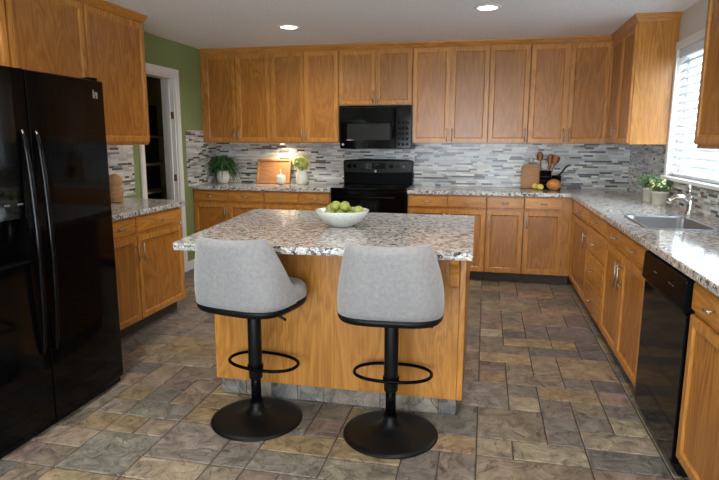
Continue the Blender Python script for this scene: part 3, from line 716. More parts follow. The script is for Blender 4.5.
# small silver badge: the squared mark at the top corner of the door
bm = B(); bx, bz = 0.385, 1.648
def bar(x0, x1, z0, z1): box(bm, bx + x0, bx + x1, fy(bx) - 0.0022, fy(bx) + 0.004, bz + z0, bz + z1)
bar(-0.018, -0.013, -0.020, 0.022); bar(-0.013, 0.016, 0.006, 0.011); bar(0.012, 0.017, -0.020, 0.006); bar(-0.006, 0.008, -0.004, 0.0); bar(-0.006, -0.002, -0.020, -0.004); bar(-0.018, -0.008, 0.018, 0.022)
obj('badge', bm, 'silver_badge', rdoor)

# ------------------------------------------------------------------ range
rg = thing('range', 'black freestanding electric range with raised back panel, under the microwave', 'stove', (-1.167, 5.75, 0))
rw = 0.394
bm = B(); box(bm, -rw, rw, 0.02, 0.60, 0.02, 0.905); obj('body', bm, 'black_satin', rg, bevel=0.003)
bm = B(); box(bm, -rw - 0.002, rw + 0.002, -0.012, 0.575, 0.906, 0.928); ct = obj('cooktop', bm, 'black_glass', rg, bevel=0.006, seg=3)
for bx_, by_, r_ in ((-0.19, 0.16, 0.11), (0.19, 0.16, 0.085), (-0.19, 0.42, 0.085), (0.19, 0.42, 0.11)):
    bm = B(); tube(bm, [(bx_ + r_ * math.cos(a * PI / 24), by_ + r_ * math.sin(a * PI / 24), 0.9283) for a in range(48)], 0.0012, 6, True); obj('burner_ring', bm, 'oven_window', ct)
bm = B(); box(bm, -rw + 0.004, rw - 0.004, -0.02, 0.019, 0.23, 0.898); od = obj('oven_door', bm, 'black_gloss', rg, bevel=0.006)
bm = B(); box(bm, -0.25, 0.25, -0.0215, -0.015, 0.36, 0.68); obj('oven_window', bm, 'oven_window', od, bevel=0.002)
bm = B(); tube(bm, [(-0.29, -0.062, 0.838), (0.29, -0.062, 0.838)], 0.011, 12)
for s in (-0.26, 0.26): tube(bm, [(s, -0.02, 0.838), (s, -0.062, 0.838)], 0.009, 8)
obj('handle', bm, 'black_gloss', od, smooth=True)
bm = B(); box(bm, -rw + 0.004, rw - 0.004, -0.012, 0.019, 0.03, 0.222); obj('storage_drawer', bm, 'black_gloss', rg, bevel=0.005)
bm = B()
n = 16; top = []
a = [(-rw + 0.006, 0.54, 0.929)]
for y0_, y1_ in ((0.535, 0.62),):
    pts = [(-0.388, 0.929), (0.388, 0.929)] + [(0.388 - 0.776 * i / n, 1.192 + 0.014 * (1 - (2 * i / n - 1) ** 4)) for i in range(n + 1)]
    A = [bm.verts.new((x, y0_, z)) for x, z in pts]; Cc = [bm.verts.new((x, y1_, z)) for x, z in pts]
    bm.faces.new(A); bm.faces.new(Cc[::-1])
    for k in range(len(pts)): bm.faces.new((A[k], A[(k + 1) % len(pts)], Cc[(k + 1) % len(pts)], Cc[k]))
bgd = obj('backguard', bm, 'black_satin', rg, bevel=0.006, seg=3)
bm = B(); pts = [(-0.386, 1.075)] + [(-0.386 + 0.772 * i / n, 1.066 - 0.012 * (1 - (2 * i / n - 1) ** 2)) for i in range(n + 1)] + [(0.386, 1.188), (-0.386, 1.188)]
A = [bm.verts.new((x, 0.512, z)) for x, z in pts]; Cc = [bm.verts.new((x, 0.5345, z)) for x, z in pts]
bm.faces.new(A); bm.faces.new(Cc[::-1])
for k in range(len(pts)): bm.faces.new((A[k], A[(k + 1) % len(pts)], Cc[(k + 1) % len(pts)], Cc[k]))
cp = obj('control_panel', bm, 'oven_window', rg, bevel=0.004)
for kx in (-0.315, -0.247, 0.155, 0.228, 0.297):
    bm = B(); lathe(bm, [(0, 0), (0.024, 0), (0.022, 0.018), (0.019, 0.02), (0, 0.02)], n=20)
    box(bm, -0.004, 0.004, -0.019, 0.019, 0.0195, 0.026)
    k_ = obj('knob', bm, 'black_gloss', cp, loc=(kx, 0.5118, 1.128)); k_.rotation_euler = (PI / 2, 0, 0)
bm = B(); box(bm, -0.13, 0.09, 0.5095, 0.5118, 1.10, 1.165); obj('display', bm, 'black_glass', cp)
bm = B()
for i in range(4): box(bm, -0.03 + i * 0.013, -0.022 + i * 0.013, 0.5088, 0.5094, 1.144, 1.152)
obj('clock_digits', bm, 'grey_print', cp)
bm = B(); lathe(bm, [(0, 0), (0.012, 0), (0.012, 0.002), (0.0095, 0.0025), (0.0085, 0.001), (0, 0.001)], n=20); bd = obj('round_badge', bm, 'silver_badge', cp, loc=(-0.02, 0.5118, 1.073)); bd.rotation_euler = (PI / 2, 0, 0)

# ------------------------------------------------------------------ microwave
mw = thing('microwave', 'black over-the-range microwave mounted under the short wall cabinet', 'microwave', (-1.1405, 5.98, 1.323))
mh = 0.384; mwid = 0.378; mh2 = 0.446
bm = B(); box(bm, -mwid, mwid, 0.012, YB - 0.012 - 5.98, 0, mh2); obj('body', bm, 'black_satin', mw, bevel=0.004)
bm = B(); slab(bm, [-mwid + 0.001, -0.30, 0.16, 0.215], [0.004, 0.092, 0.262, mh2 - 0.004], lambda a, c: not (-0.30 < a < 0.16 and 0.092 < c < 0.262), -0.014, 0.0115, 'xzy')
md_ = obj('door', bm, 'black_gloss', mw, bevel=0.003)
bm = B(); box(bm, -0.299, 0.159, -0.009, 0.004, 0.093, 0.261); obj('window', bm, 'oven_window', md_)
bm = B(); tube(bm, [(0.195, -0.014, 0.115), (0.195, -0.045, 0.14), (0.195, -0.05, 0.26), (0.195, -0.045, 0.375), (0.195, -0.014, 0.40)], 0.010, 10); obj('handle', bm, 'black_gloss', md_, smooth=True)
bm = B(); lathe(bm, [(0, 0), (0.013, 0), (0.013, 0.002), (0.010, 0.0025), (0.009, 0.001), (0, 0.001)], n=20); bd = obj('round_badge', bm, 'silver_badge', md_, loc=(-0.345, -0.014, 0.045)); bd.rotation_euler = (PI / 2, 0, 0)
bm = B(); box(bm, 0.218, mwid - 0.001, -0.014, 0.0115, 0.004, mh2 - 0.004); kp = obj('control_panel', bm, 'black_gloss', mw, bevel=0.003)
bm = B(); box(bm, 0.235, 0.362, -0.0152, -0.0135, 0.335, 0.385); obj('display', bm, 'black_glass', kp)
for r_ in range(5):
    for c_ in range(3):
        bm = B(); box(bm, 0.24 + c_ * 0.042, 0.268 + c_ * 0.042, -0.0158, -0.0135, 0.035 + r_ * 0.055, 0.062 + r_ * 0.055); obj('button', bm, 'black_satin', kp)
bm = B()
for i in range(24): box(bm, -0.34 + i * 0.028, -0.32 + i * 0.028, -0.0155, -0.0142, mh2 - 0.022, mh2 - 0.014)
obj('vent_slots', bm, 'black_matte', mw)

# ------------------------------------------------------------------ dishwasher
dw = thing('dishwasher', 'black built-in dishwasher under the granite worktop on the window side', 'dishwasher', (0.836, 3.094, 0), -PI / 2)
dwW = 3.094 - 2.456
bm = B(); box(bm, 0, dwW, 0.012, 0.60, 0.012, 0.872); obj('body', bm, 'black_matte', dw)
bm = B(); box(bm, 0.004, dwW - 0.004, -0.018, 0.0115, 0.06, 0.712); obj('door', bm, 'black_gloss', dw, bevel=0.004)
bm = B(); pts = [(-0.010, 0.868), (-0.028, 0.86), (-0.034, 0.735), (-0.022, 0.718), (0.0115, 0.718), (0.0115, 0.868)]
A = [bm.verts.new((0.004, y, z)) for y, z in pts]; Cc = [bm.verts.new((dwW - 0.004, y, z)) for y, z in pts]
bm.faces.new(A); bm.faces.new(Cc[::-1])
for k in range(len(pts)): bm.faces.new((A[k], A[(k + 1) % len(pts)], Cc[(k + 1) % len(pts)], Cc[k]))
dp = obj('control_panel', bm, 'black_satin', dw, bevel=0.002)
bm = B()
for x_, w_ in ((0.20, 0.010), (0.215, 0.008), (0.228, 0.010), (0.42, 0.014), (0.45, 0.010), (0.475, 0.014)): box(bm, x_, x_ + w_, -0.0328, -0.029, 0.797, 0.801)
obj('control_marks', bm, 'grey_print', dp)
bm = B(); box(bm, 0.004, dwW - 0.004, 0.03, 0.0445, 0.005, 0.055); obj('toe_panel', bm, 'black_matte', dw)

# ------------------------------------------------------------------ sink and faucet
sk = thing('kitchen_sink', 'stainless steel sink set in the granite worktop below the window', 'sink', ((SX0 + SX1) / 2, (SY0 + SY1) / 2, ZC))
hx, hy = (SX1 - SX0) / 2 - 0.002, (SY1 - SY0) / 2 - 0.002
def rrect(hx, hy, r, z, n=6):
    pts = []
    for cx, cy, a0 in ((hx - r, hy - r, 0), (-hx + r, hy - r, PI / 2), (-hx + r, -hy + r, PI), (hx - r, -hy + r, 1.5 * PI)):
        for i in range(n + 1):
            a = a0 + i * PI / 2 / n; pts.append((cx + r * math.cos(a), cy + r * math.sin(a), z))
    return pts
bm = B(); loops = [rrect(hx + 0.012, hy + 0.012, 0.05, 0.0006), rrect(hx + 0.010, hy + 0.010, 0.05, 0.004), rrect(hx - 0.006, hy - 0.006, 0.05, 0.004), rrect(hx - 0.012, hy - 0.012, 0.05, -0.004),
                   rrect(hx - 0.022, hy - 0.022, 0.05, -0.15), rrect(hx - 0.05, hy - 0.05, 0.04, -0.175), rrect(0.03, 0.03, 0.02, -0.180)]
R = [[bm.verts.new(p) for p in lp] for lp in loops]
for a, c in zip(R, R[1:]):
    for k in range(len(a)): bm.faces.new((a[k], a[(k + 1) % len(a)], c[(k + 1) % len(a)], c[k]))
bm.faces.new(R[-1]); obj('basin', bm, 'steel', sk, smooth=True)
bm = B(); lathe(bm, [(0, -0.179), (0.032, -0.179), (0.036, -0.176), (0.03, -0.174), (0, -0.176)], n=24); obj('drain', bm, 'chrome', sk, smooth=True)
fc = thing('faucet', 'brushed metal single-lever faucet behind the sink', 'faucet', (1.372, 4.27, ZC + 0.0005))
bm = B(); lathe(bm, [(0, 0), (0.030, 0), (0.030, 0.006), (0.024, 0.016), (0.022, 0.05), (0.024, 0.09), (0.021, 0.115), (0.010, 0.128), (0, 0.13)], n=24); obj('base', bm, 'chrome', fc, smooth=True)
bm = B(); tube(bm, [(0, 0, 0.06), (-0.02, 0, 0.095), (-0.055, 0, 0.118), (-0.095, 0, 0.118), (-0.125, 0, 0.10), (-0.14, 0, 0.075)], [0.022, 0.022, 0.020, 0.019, 0.019, 0.020], 14); obj('spout', bm, 'chrome', fc, smooth=True)
bm = B(); tube(bm, [(0, 0, 0.12), (-0.006, 0.0, 0.155), (-0.02, 0.0, 0.20)], [0.009, 0.008, 0.012], 10); tube(bm, [(-0.02, -0.025, 0.185), (-0.02, 0.025, 0.185)], 0.006, 8); obj('lever', bm, 'chrome', fc, smooth=True)

# ------------------------------------------------------------------ bar stools
def make_stool(label, loc, rz):
    """local frame: sitter faces +y, back of the shell at -y"""
    t = thing('bar_stool', label, 'bar stool', loc, rz, 'grey bar stools at the island')
    # base
    bm = B(); lathe(bm, [(0, 0.0005), (0.226, 0.0005), (0.231, 0.004), (0.229, 0.010), (0.20, 0.0155), (0.12, 0.026), (0.06, 0.042), (0.040, 0.062), (0.034, 0.085), (0.033, 0.10), (0, 0.10)], n=64)
    obj('base', bm, 'black_matte', t, smooth=True)
    bm = B(); lathe(bm, [(0, 0.095), (0.025, 0.095), (0.025, 0.27), (0, 0.27)], n=28); lathe(bm, [(0.034, 0.098), (0.036, 0.102), (0.034, 0.106), (0.026, 0.106)], n=28); obj('gas_piston', bm, 'black_satin', t, smooth=True, autos=1)
    bm = B(); lathe(bm, [(0, 0.225), (0.032, 0.225), (0.034, 0.23), (0.034, 0.60), (0.032, 0.606), (0, 0.606)], n=28); obj('column', bm, 'black_matte', t, smooth=True)
    # foot ring, attached at the back of the column and reaching forward
    bm = B(); P = []
    for i in range(40):
        a = 2 * PI * i / 40; c, s = math.cos(a), math.sin(a)
        P.append((0.19 * math.copysign(abs(c) ** 0.85, c), 0.075 + 0.115 * math.copysign(abs(s) ** 0.9, s), 0.285))
    tube(bm, P, 0.0085, 10, True); lathe(bm, [(0.0342, 0.272), (0.040, 0.274), (0.040, 0.296), (0.0342, 0.298)], n=24)
    obj('footrest', bm, 'black_satin', t, smooth=True)
    # seat plan outline
    def outline(ang, k=1.0):
        # ang 0 = straight back (-y), +-pi = front
        ex = 3.4
        rx, ry = 0.240 * k, (0.205 if abs(ang) < PI / 2 else 0.236) * k
        c, s = math.cos(ang), math.sin(ang)
        r = 1 / ((abs(s) / rx) ** ex + (abs(c) / ry) ** ex) ** (1 / ex)
        return Vector((r * s, -r * c - 0.016, 0))
    n = 64
    # black under-tray
    bm = B(); R = []
    for k, z in ((0.55, 0.604), (0.88, 0.604), (0.965, 0.610), (1.0, 0.622), (1.008, 0.642), (0.5, 0.642)):
        R.append([bm.verts.new(outline(-PI + 2 * PI * i / n, k) + Vector((0, 0, z))) for i in range(n)])
    for a, c in zip(R, R[1:]):
        for i in range(n): bm.faces.new((a[i], a[(i + 1) % n], c[(i + 1) % n], c[i]))
    bm.faces.new(R[0]); bm.faces.new(R[-1][::-1]); obj('seat_tray', bm, 'black_matte', t, smooth=True)
    # cushion
    bm = B(); R = []
    for k, z in ((0.95, 0.6425), (1.0, 0.648), (1.012, 0.665), (1.0, 0.692), (0.95, 0.712), (0.85, 0.720), (0.5, 0.714), (0.2, 0.710)):
        R.append([bm.verts.new(outline(-PI + 2 * PI * i / n, k) + Vector((0, 0, z))) for i in range(n)])
    for a, c in zip(R, R[1:]):
        for i in range(n): bm.faces.new((a[i], a[(i + 1) % n], c[(i + 1) % n], c[i]))
    bm.faces.new(R[0]); bm.faces.new(R[-1][::-1]); obj('seat_cushion', bm, 'grey_fabric', t, smooth=True)
    # wrap-around back shell
    bm = B(); m = 56; amax = 1.66
    def top(a):
        u = abs(a)
        if u < 1.06: h = 0.968 - 0.005 * math.cos(u / 1.06 * PI / 2) ** 2
        else:
            q = (u - 1.06) / (amax - 1.06); q = min(1, q); q = q * q / (q + 0.03) * 1.03
            h = 0.968 - (0.968 - 0.690) * (q ** 1.0 * 0.85 + 0.15 * (q * q * (3 - 2 * q)))
        return h
    outer, inner = [], []
    nz_ = 12
    for i in range(m + 1):
        a = -amax + 2 * amax * i / m; h = top(a); co, ci = [], []
        th = 0.040 * (1 - 0.55 * (abs(a) / amax) ** 2)
        for j in range(nz_ + 1):
            f = j / nz_; z = 0.643 + (h - 0.643) * f
            g_ = (z - 0.643) / 0.325
            kk = 1.005 + 0.055 * math.sin(min(1, g_ * 1.6) * PI / 2 * 1.0) * (1 - g_) * 1.2
            p = outline(a, kk)
            # walls lean in sideways, back leans outward with height
            p.x *= 1 - 0.17 * g_ ** 1.3; p.y -= 0.035 * g_ * max(0, math.cos(a)) 
            nrm = Vector((p.x, p.y * 1.0, 0)).normalized()
            edge = 0.0
            if f > 0.93: edge = 0.008
            co.append(p - nrm * edge + Vector((0, 0, z)))
            q = p - nrm * (th - edge); ci.append(q + Vector((0, 0, z)))
        outer.append(co); inner.append(ci)
    VO = [[bm.verts.new(p) for p in c] for c in outer]; VI = [[bm.verts.new(p) for p in c] for c in inner]
    VT = [bm.verts.new((outer[i][-1] + inner[i][-1]) / 2 + Vector((0, 0, 0.008))) for i in range(m + 1)]
    for i in range(m):
        for j in range(nz_):
            bm.faces.new((VO[i][j], VO[i + 1][j], VO[i + 1][j + 1], VO[i][j + 1])); bm.faces.new((VI[i][j], VI[i][j + 1], VI[i + 1][j + 1], VI[i + 1][j]))
        bm.faces.new((VO[i][-1], VO[i + 1][-1], VT[i + 1], VT[i])); bm.faces.new((VT[i], VT[i + 1], VI[i + 1][-1], VI[i][-1]))
        bm.faces.new((VO[i][0], VI[i][0], VI[i + 1][0], VO[i + 1][0]))
    for i in (0, m):
        for j in range(nz_): bm.faces.new((VO[i][j], VO[i][j + 1], VI[i][j + 1], VI[i][j]))
        bm.faces.new((VO[i][-1], VT[i], VI[i][-1]))
    obj('backrest', bm, 'grey_fabric', t, smooth=True)
    bm = B(); tube(bm, [(0.02, 0.0, 0.598), (0.09, -0.01, 0.596), (0.14, -0.015, 0.580)], 0.0055, 8); tube(bm, [(0.13, -0.014, 0.584), (0.195, -0.02, 0.560)], 0.0075, 8); obj('height_lever', bm, 'black_matte', t, smooth=True)
    return t
make_stool('grey fabric bar stool on the left, its seat turned toward the right', (-1.095, 2.56, 0), -0.20)
make_stool('grey fabric bar stool on the right, its back square to the camera', (-0.403, 2.56, 0), 0.05)

# ------------------------------------------------------------------ ceiling lights
for (x_, y_), lab in zip(CAN, ('recessed ceiling light left, above the island and range', 'recessed ceiling light right, nearer the window', 'recessed ceiling light above the refrigerator front',
                              'recessed ceiling light above the near window side counter', 'recessed ceiling light behind the camera')):
    t = thing('ceiling_light', lab, 'ceiling light', (x_, y_, H), group='recessed ceiling lights')
    bm = B(); lathe(bm, [(0.072, -0.0005), (0.074, -0.006), (0.095, -0.008), (0.105, -0.004), (0.105, -0.0005)], n=36); obj('trim_ring', bm, 'white_paint', t, smooth=True)
    bm = B(); lathe(bm, [(0, -0.0035), (0.0715, -0.0035), (0.0715, -0.0008), (0, -0.0008)], n=36); obj('lens', bm, 'lamp_glow', t)
    o = area('ceiling_lamp_light', (x_, y_, H - 0.012), (0, 0, 0), 0.13, 0.13, 13, (1.0, 0.92, 0.82), 2.7, 'DISK'); 
# small puck light under the left wall cabinet
pk = thing('puck_light', 'small round light under the wall cabinet above the leaning tray', 'light', (-2.26, 6.24, ZU - 0.001))
bm = B(); lathe(bm, [(0, -0.012), (0.028, -0.012), (0.033, -0.009), (0.033, 0), (0, 0)], n=24); obj('housing', bm, 'white_paint', pk, smooth=True)
bm = B(); lathe(bm, [(0, -0.0135), (0.024, -0.0135), (0.024, -0.0122), (0, -0.0122)], n=24); obj('lens', bm, 'lamp_glow', pk)
area('puck_lamp_light', (-2.26, 6.24, ZU - 0.018), (0, 0, 0), 0.04, 0.04, 3.0, (1.0, 0.80, 0.55), 2.6, 'DISK')

# ------------------------------------------------------------------ fruit bowl with limes
bo = thing('fruit_bowl', 'wide white speckled bowl full of limes on the island top', 'bowl', (-0.808, 3.225, ZC + 0.0008))
bm = B(); lathe(bm, [(0, 0.0), (0.060, 0.0), (0.064, 0.003), (0.075, 0.010), (0.112, 0.034), (0.143, 0.066), (0.157, 0.092), (0.156, 0.096), (0.152, 0.094), (0.137, 0.068), (0.106, 0.040), (0.07, 0.018), (0, 0.012)], n=64)
m, N, L, b = newmat('speckled_ceramic')
tc = N.new('ShaderNodeTexCoord'); nz = N.new('ShaderNodeTexNoise'); nz.inputs['Scale'].default_value = 120; nz.inputs['Detail'].default_value = 1; L.new(tc.outputs['Object'], nz.inputs['Vector'])
rp = N.new('ShaderNodeValToRGB'); rp.color_ramp.elements[0].position = 0.66; rp.color_ramp.elements[0].color = srgb(218, 220, 214); rp.color_ramp.elements[1].position = 0.70; rp.color_ramp.elements[1].color = srgb(130, 126, 112)
L.new(nz.outputs['Fac'], rp.inputs[0]); L.new(rp.outputs[0], b.inputs['Base Color']); b.inputs['Roughness'].default_value = 0.25
obj('bowl_shell', bm, 'speckled_ceramic', bo, smooth=True)
def lime_mesh():
    bm = B(); ellipsoid(bm, (0, 0, 0), (0.029, 0.029, 0.032), 20, 14, lambda d, a: 1 + 0.10 * max(0, abs(d.z) - 0.93) / 0.07)
    return bm
lim0 = None
limes = [(-0.090, 0.000, 0.062, 'at the far left of the bowl'), (-0.045, 0.040, 0.066, 'back left in the bowl'), (0.012, -0.055, 0.075, 'at the front middle of the bowl'), (0.002, 0.020, 0.108, 'topmost, in the middle of the pile'),
         (0.065, 0.012, 0.098, 'on top at the right of the pile'), (-0.055, -0.035, 0.078, 'at the front left of the bowl'), (0.100, -0.015, 0.068, 'at the far right of the bowl'), (0.052, -0.048, 0.072, 'at the front right of the bowl'),
         (-0.050, 0.000, 0.106, 'on top at the left of the pile'), (0.030, 0.072, 0.070, 'at the back of the bowl'), (-0.01, 0.0, 0.045, 'at the bottom middle of the bowl under the others'), (0.035, -0.01, 0.125, 'high on the pile just right of its top'), (-0.075, 0.05, 0.10, 'at the back left rim of the bowl')]
LR = 0.0318; LP_ = [Vector(l[:3]) for l in limes]
for it in range(400):
    for p in LP_: p.z -= 0.0004
    for i in range(len(LP_)):
        for j in range(i):
            dv = LP_[i] - LP_[j]; q = 2 * LR - dv.length
            if q > 0: dv = dv.normalized() * (q / 2); LP_[i] += dv; LP_[j] -= dv
    for p in LP_:
        c = Vector((0, 0, 0.202)); dv = p - c; mx = 0.182 - LR - 0.002
        if dv.length > mx and p.z < 0.12: dv = dv.normalized() * mx; p.x, p.y, p.z = c + dv
limes = [(p.x, p.y, p.z, l[3]) for p, l in zip(LP_, limes)]
for k, (x_, y_, z_, where) in enumerate(limes):
    if lim0 is None: o = obj('lime', lime_mesh(), 'lime_skin', smooth=True); lim0 = o
    else: o = lim0.copy(); col.objects.link(o)
    o.location = (-0.808 + x_, 3.225 + y_, ZC + z_); o.rotation_euler = (random.uniform(0.9, 2.2), random.uniform(-0.5, 0.5), random.uniform(0, 6))
    tag(o, 'green lime ' + where, 'lime', 'limes in the white bowl')

# ------------------------------------------------------------------ plants and counter things
def blade(bm, base, yaw, length, rise, droop, width, seg=7, lim=None):
    d = Vector((math.cos(yaw), math.sin(yaw), 0)); s = Vector((-d.y, d.x, 0)); prev = None
    for i in range(seg + 1):
        t = i / seg
        p = Vector(base) + d * (length * t) + Vector((0, 0, rise * math.sin(PI * min(1, t * 0.9)) - droop * t * t))
        if lim: p = lim(p)
        wv = width * math.sin(PI * (0.12 + 0.86 * t)) + 0.0006
        cur = (bm.verts.new(p - s * wv + Vector((0, 0, 0.0015))), bm.verts.new(p + Vector((0, 0, -0.001))), bm.verts.new(p + s * wv + Vector((0, 0, 0.0015))))
        if prev:
            bm.faces.new((prev[0], prev[1], cur[1], cur[0])); bm.faces.new((prev[1], prev[2], cur[2], cur[1]))
        prev = cur
def leaf(bm, c, nrm, up, L_, W_):
    nrm = Vector(nrm).normalized(); up = Vector(up); up = (up - nrm * up.dot(nrm)).normalized(); s = nrm.cross(up)
    c = Vector(c); P = [c, c + up * L_ * 0.35 + s * W_ - nrm * 0.002, c + up * L_ * 0.75 + s * W_ * 0.7 - nrm * 0.003, c + up * L_ - nrm * 0.004, c + up * L_ * 0.75 - s * W_ * 0.7 - nrm * 0.003, c + up * L_ * 0.35 - s * W_ - nrm * 0.002]
    M_ = [bm.verts.new(c + up * L_ * 0.5 + nrm * 0.002)]; V = [bm.verts.new(p) for p in P]
    for k in range(6): bm.faces.new((M_[0], V[k], V[(k + 1) % 6]))
# fern
fx, fyy = -2.99, 6.22
pf = thing('potted_fern', 'dark green arching fern in a white vase on the back counter', 'plant', (fx, fyy, ZC + 0.0006))
bm = B(); lathe(bm, [(0, 0), (0.045, 0), (0.052, 0.006), (0.072, 0.05), (0.075, 0.085), (0.062, 0.13), (0.056, 0.145), (0.050, 0.145), (0.055, 0.125), (0, 0.12)], n=40); obj('pot', bm, 'ceramic_white', pf, smooth=True)
bm = B(); rnd = random.Random(21)
def lim(p): return Vector((max(p.x, XL + 0.02 - fx), min(p.y, YB - 0.025 - fyy), max(p.z, 0.012)))
for k in range(150):
    yaw = rnd.uniform(0, 2 * PI); ln = rnd.uniform(0.10, 0.25); ri = rnd.uniform(0.07, 0.16)
    blade(bm, (rnd.uniform(-0.03, 0.03), rnd.uniform(-0.03, 0.03), 0.135), yaw, ln, ri, (rnd.uniform(0.05, 0.20) if ln > 0.225 else rnd.uniform(-0.05, 0.03)), rnd.uniform(0.009, 0.016), lim=lim)
for k in range(26):
    yaw = rnd.uniform(0, 2 * PI); blade(bm, (rnd.uniform(-0.03, 0.03), rnd.uniform(-0.03, 0.03), 0.135), yaw, rnd.uniform(0.03, 0.09), rnd.uniform(0.13, 0.19), 0.0, 0.008, lim=lim)
obj('foliage', bm, 'fern_leaf', pf)
# leaning tray
tr = thing('wooden_tray', 'pale wooden framed tray leaning against the backsplash behind the white pumpkin', 'tray', (-2.40, 6.285, ZC + 0.001))
tw, th_ = 0.205, 0.285
bm = B(); box(bm, -tw + 0.02, tw - 0.02, -0.004, 0.004, 0.02, th_ - 0.02); p1 = obj('tray_base', bm, 'board_wood', tr)
bm = B(); slab(bm, [-tw, -tw + 0.022, tw - 0.022, tw], [0.001, 0.023, th_ - 0.022, th_], lambda a, c: not (abs(a) < tw - 0.022 and 0.023 < c < th_ - 0.022), -0.016, 0.008, 'xzy')
obj('tray_rim', bm, 'board_pale', tr, bevel=0.003)
tr.rotation_euler = (-0.24, 0, 0)
# white pumpkin
pm = thing('pumpkin', 'small white ceramic pumpkin with a curved stem in front of the tray', 'pumpkin', (-2.262, 6.17, ZC + 0.0006))
bm = B(); ellipsoid(bm, (0, 0, 0.062), (0.060, 0.060, 0.062), 48, 18, lambda d, a: (1 - 0.07 * abs(math.cos(a * 4)) * (1 - abs(d.z)) ** 0.5) * (1 - 0.18 * max(0, d.z - 0.8) / 0.2)); obj('pumpkin_body', bm, 'ceramic_white', pm, smooth=True)
bm = B(); tube(bm, [(0, 0, 0.09), (0.002, 0, 0.125), (0.001, 0, 0.15), (-0.008, 0, 0.172)], [0.010, 0.007, 0.005, 0.006], 8); obj('stem', bm, 'ceramic_white', pm, smooth=True)
# vase with pale foliage
vs_ = thing('potted_plant', 'small pale green leafy plant in a white vase left of the range', 'plant', (-2.03, 6.22, ZC + 0.0006))
bm = B(); lathe(bm, [(0, 0), (0.045, 0), (0.055, 0.01), (0.068, 0.06), (0.066, 0.105), (0.055, 0.15), (0.050, 0.157), (0.046, 0.155), (0.050, 0.14), (0, 0.135)], n=40, sx=1); obj('pot', bm, 'ceramic_white', vs_, smooth=True)
def bush(bm, c, r, n, rnd, L_=0.035, W_=0.011, core=0.35, maxy=None):
    for k in range(n):
        d = Vector((rnd.gauss(0, 1), rnd.gauss(0, 1), rnd.gauss(0.25, 0.9))).normalized(); q = rnd.uniform(core, 1) 
        p = Vector(c) + Vector((d.x * r[0], d.y * r[1], d.z * r[2])) * q
        if maxy is not None and p.y > maxy: p.y = maxy - rnd.uniform(0, 0.01)
        leaf(bm, p, d + Vector((rnd.uniform(-.5, .5), rnd.uniform(-.5, .5), rnd.uniform(0, .6))), Vector((rnd.uniform(-1, 1), rnd.uniform(-1, 1), rnd.uniform(-0.2, 1))), L_ * rnd.uniform(0.7, 1.2), W_ * rnd.uniform(0.8, 1.2))
def stems(bm, c0, c, r, n, rnd):
    for k in range(n):
        d = Vector((rnd.uniform(-1, 1) * r[0], rnd.uniform(-1, 1) * r[1], rnd.uniform(0.2, 0.8) * r[2]))
        tube(bm, [c0, Vector(c0).lerp(Vector(c) + d, 0.6) + Vector((0, 0, 0.01)), Vector(c) + d * 0.9], 0.0016, 5)
rnd = random.Random(8)
bm = B(); bush(bm, (0.0, 0, 0.235), (0.105, 0.09, 0.085), 330, rnd, 0.036, 0.012, maxy=0.16); stems(bm, (0, 0, 0.14), (0, 0, 0.22), (0.07, 0.06, 0.05), 12, rnd); obj('foliage', bm, 'pale_leaf', vs_)
bm = B(); bush(bm, (0.0, 0, 0.245), (0.106, 0.09, 0.09), 70, rnd, 0.024, 0.011, 0.9, maxy=0.16); obj('blossom', bm, 'flower_cream', vs_)
bm = B(); blade(bm, (0.01, 0, 0.15), 0.2, 0.06, 0.10, -0.06, 0.010); blade(bm, (0.01, 0, 0.15), 0.9, 0.05, 0.11, -0.06, 0.010); obj('dark_leaf', bm, 'fern_leaf', vs_)
# wicker piece by the fridge
wk = thing('wicker_basket', 'tan wicker basket with a domed lid, half hidden behind the refrigerator', 'basket', (-2.90, 4.07, ZC + 0.0006))
bm = B(); lathe(bm, [(0, 0), (0.05, 0), (0.056, 0.01), (0.060, 0.07), (0.058, 0.115), (0.048, 0.125), (0.046, 0.130), (0.056, 0.142), (0.060, 0.165), (0.054, 0.195), (0.038, 0.215), (0.016, 0.226), (0, 0.228)], n=36); obj('basket_body', bm, 'wicker', wk, smooth=True)
bm = B()
for z_ in (0.012, 0.045, 0.08, 0.112): tube(bm, [(0.0605 * math.cos(a * PI / 18), 0.0615 * math.sin(a * PI / 18), z_) for a in range(36)], 0.004, 6, True)
obj('woven_band', bm, 'wicker', wk, smooth=True)
# right group: board, bottle, crock, utensils, pan, squash, lemons
cb = thing('cutting_board', 'small brown rounded cutting board leaning on the backsplash left of the utensils', 'cutting board', (0.474, 6.265, ZC + 0.0025))
bm = B(); pts = []
for cx, cz, a0 in ((0.06, 0.21, 0), (-0.06, 0.21, PI / 2), (-0.085, 0.02, PI), (0.085, 0.02, 1.5 * PI)):
    rr_ = 0.042 if cz > 0.1 else 0.02
    for i in range(7):
        a = a0 + i * PI / 12; pts.append((cx + rr_ * math.cos(a), cz + rr_ * math.sin(a)))
A = [bm.verts.new((x, -0.009, z)) for x, z in pts]; Cc = [bm.verts.new((x, 0.009, z)) for x, z in pts]
bm.faces.new(A); bm.faces.new(Cc[::-1])
for k in range(len(pts)): bm.faces.new((A[k], A[(k + 1) % len(pts)], Cc[(k + 1) % len(pts)], Cc[k]))
obj('board', bm, 'board_wood', cb, bevel=0.003)
bm = B(); slab(bm, [-0.085, -0.081, 0.081, 0.085], [0.02, 0.024, 0.218, 0.222], lambda a, c: not (abs(a) < 0.081 and 0.024 < c < 0.218), -0.0098, -0.0092, 'xzy'); obj('juice_groove', bm, 'stem_brown', cb)
cb.rotation_euler = (-0.14, 0, 0)
bt = thing('glass_bottle', 'clear glass bottle standing behind the small cutting board', 'bottle', (0.470, 6.350, ZC + 0.0006))
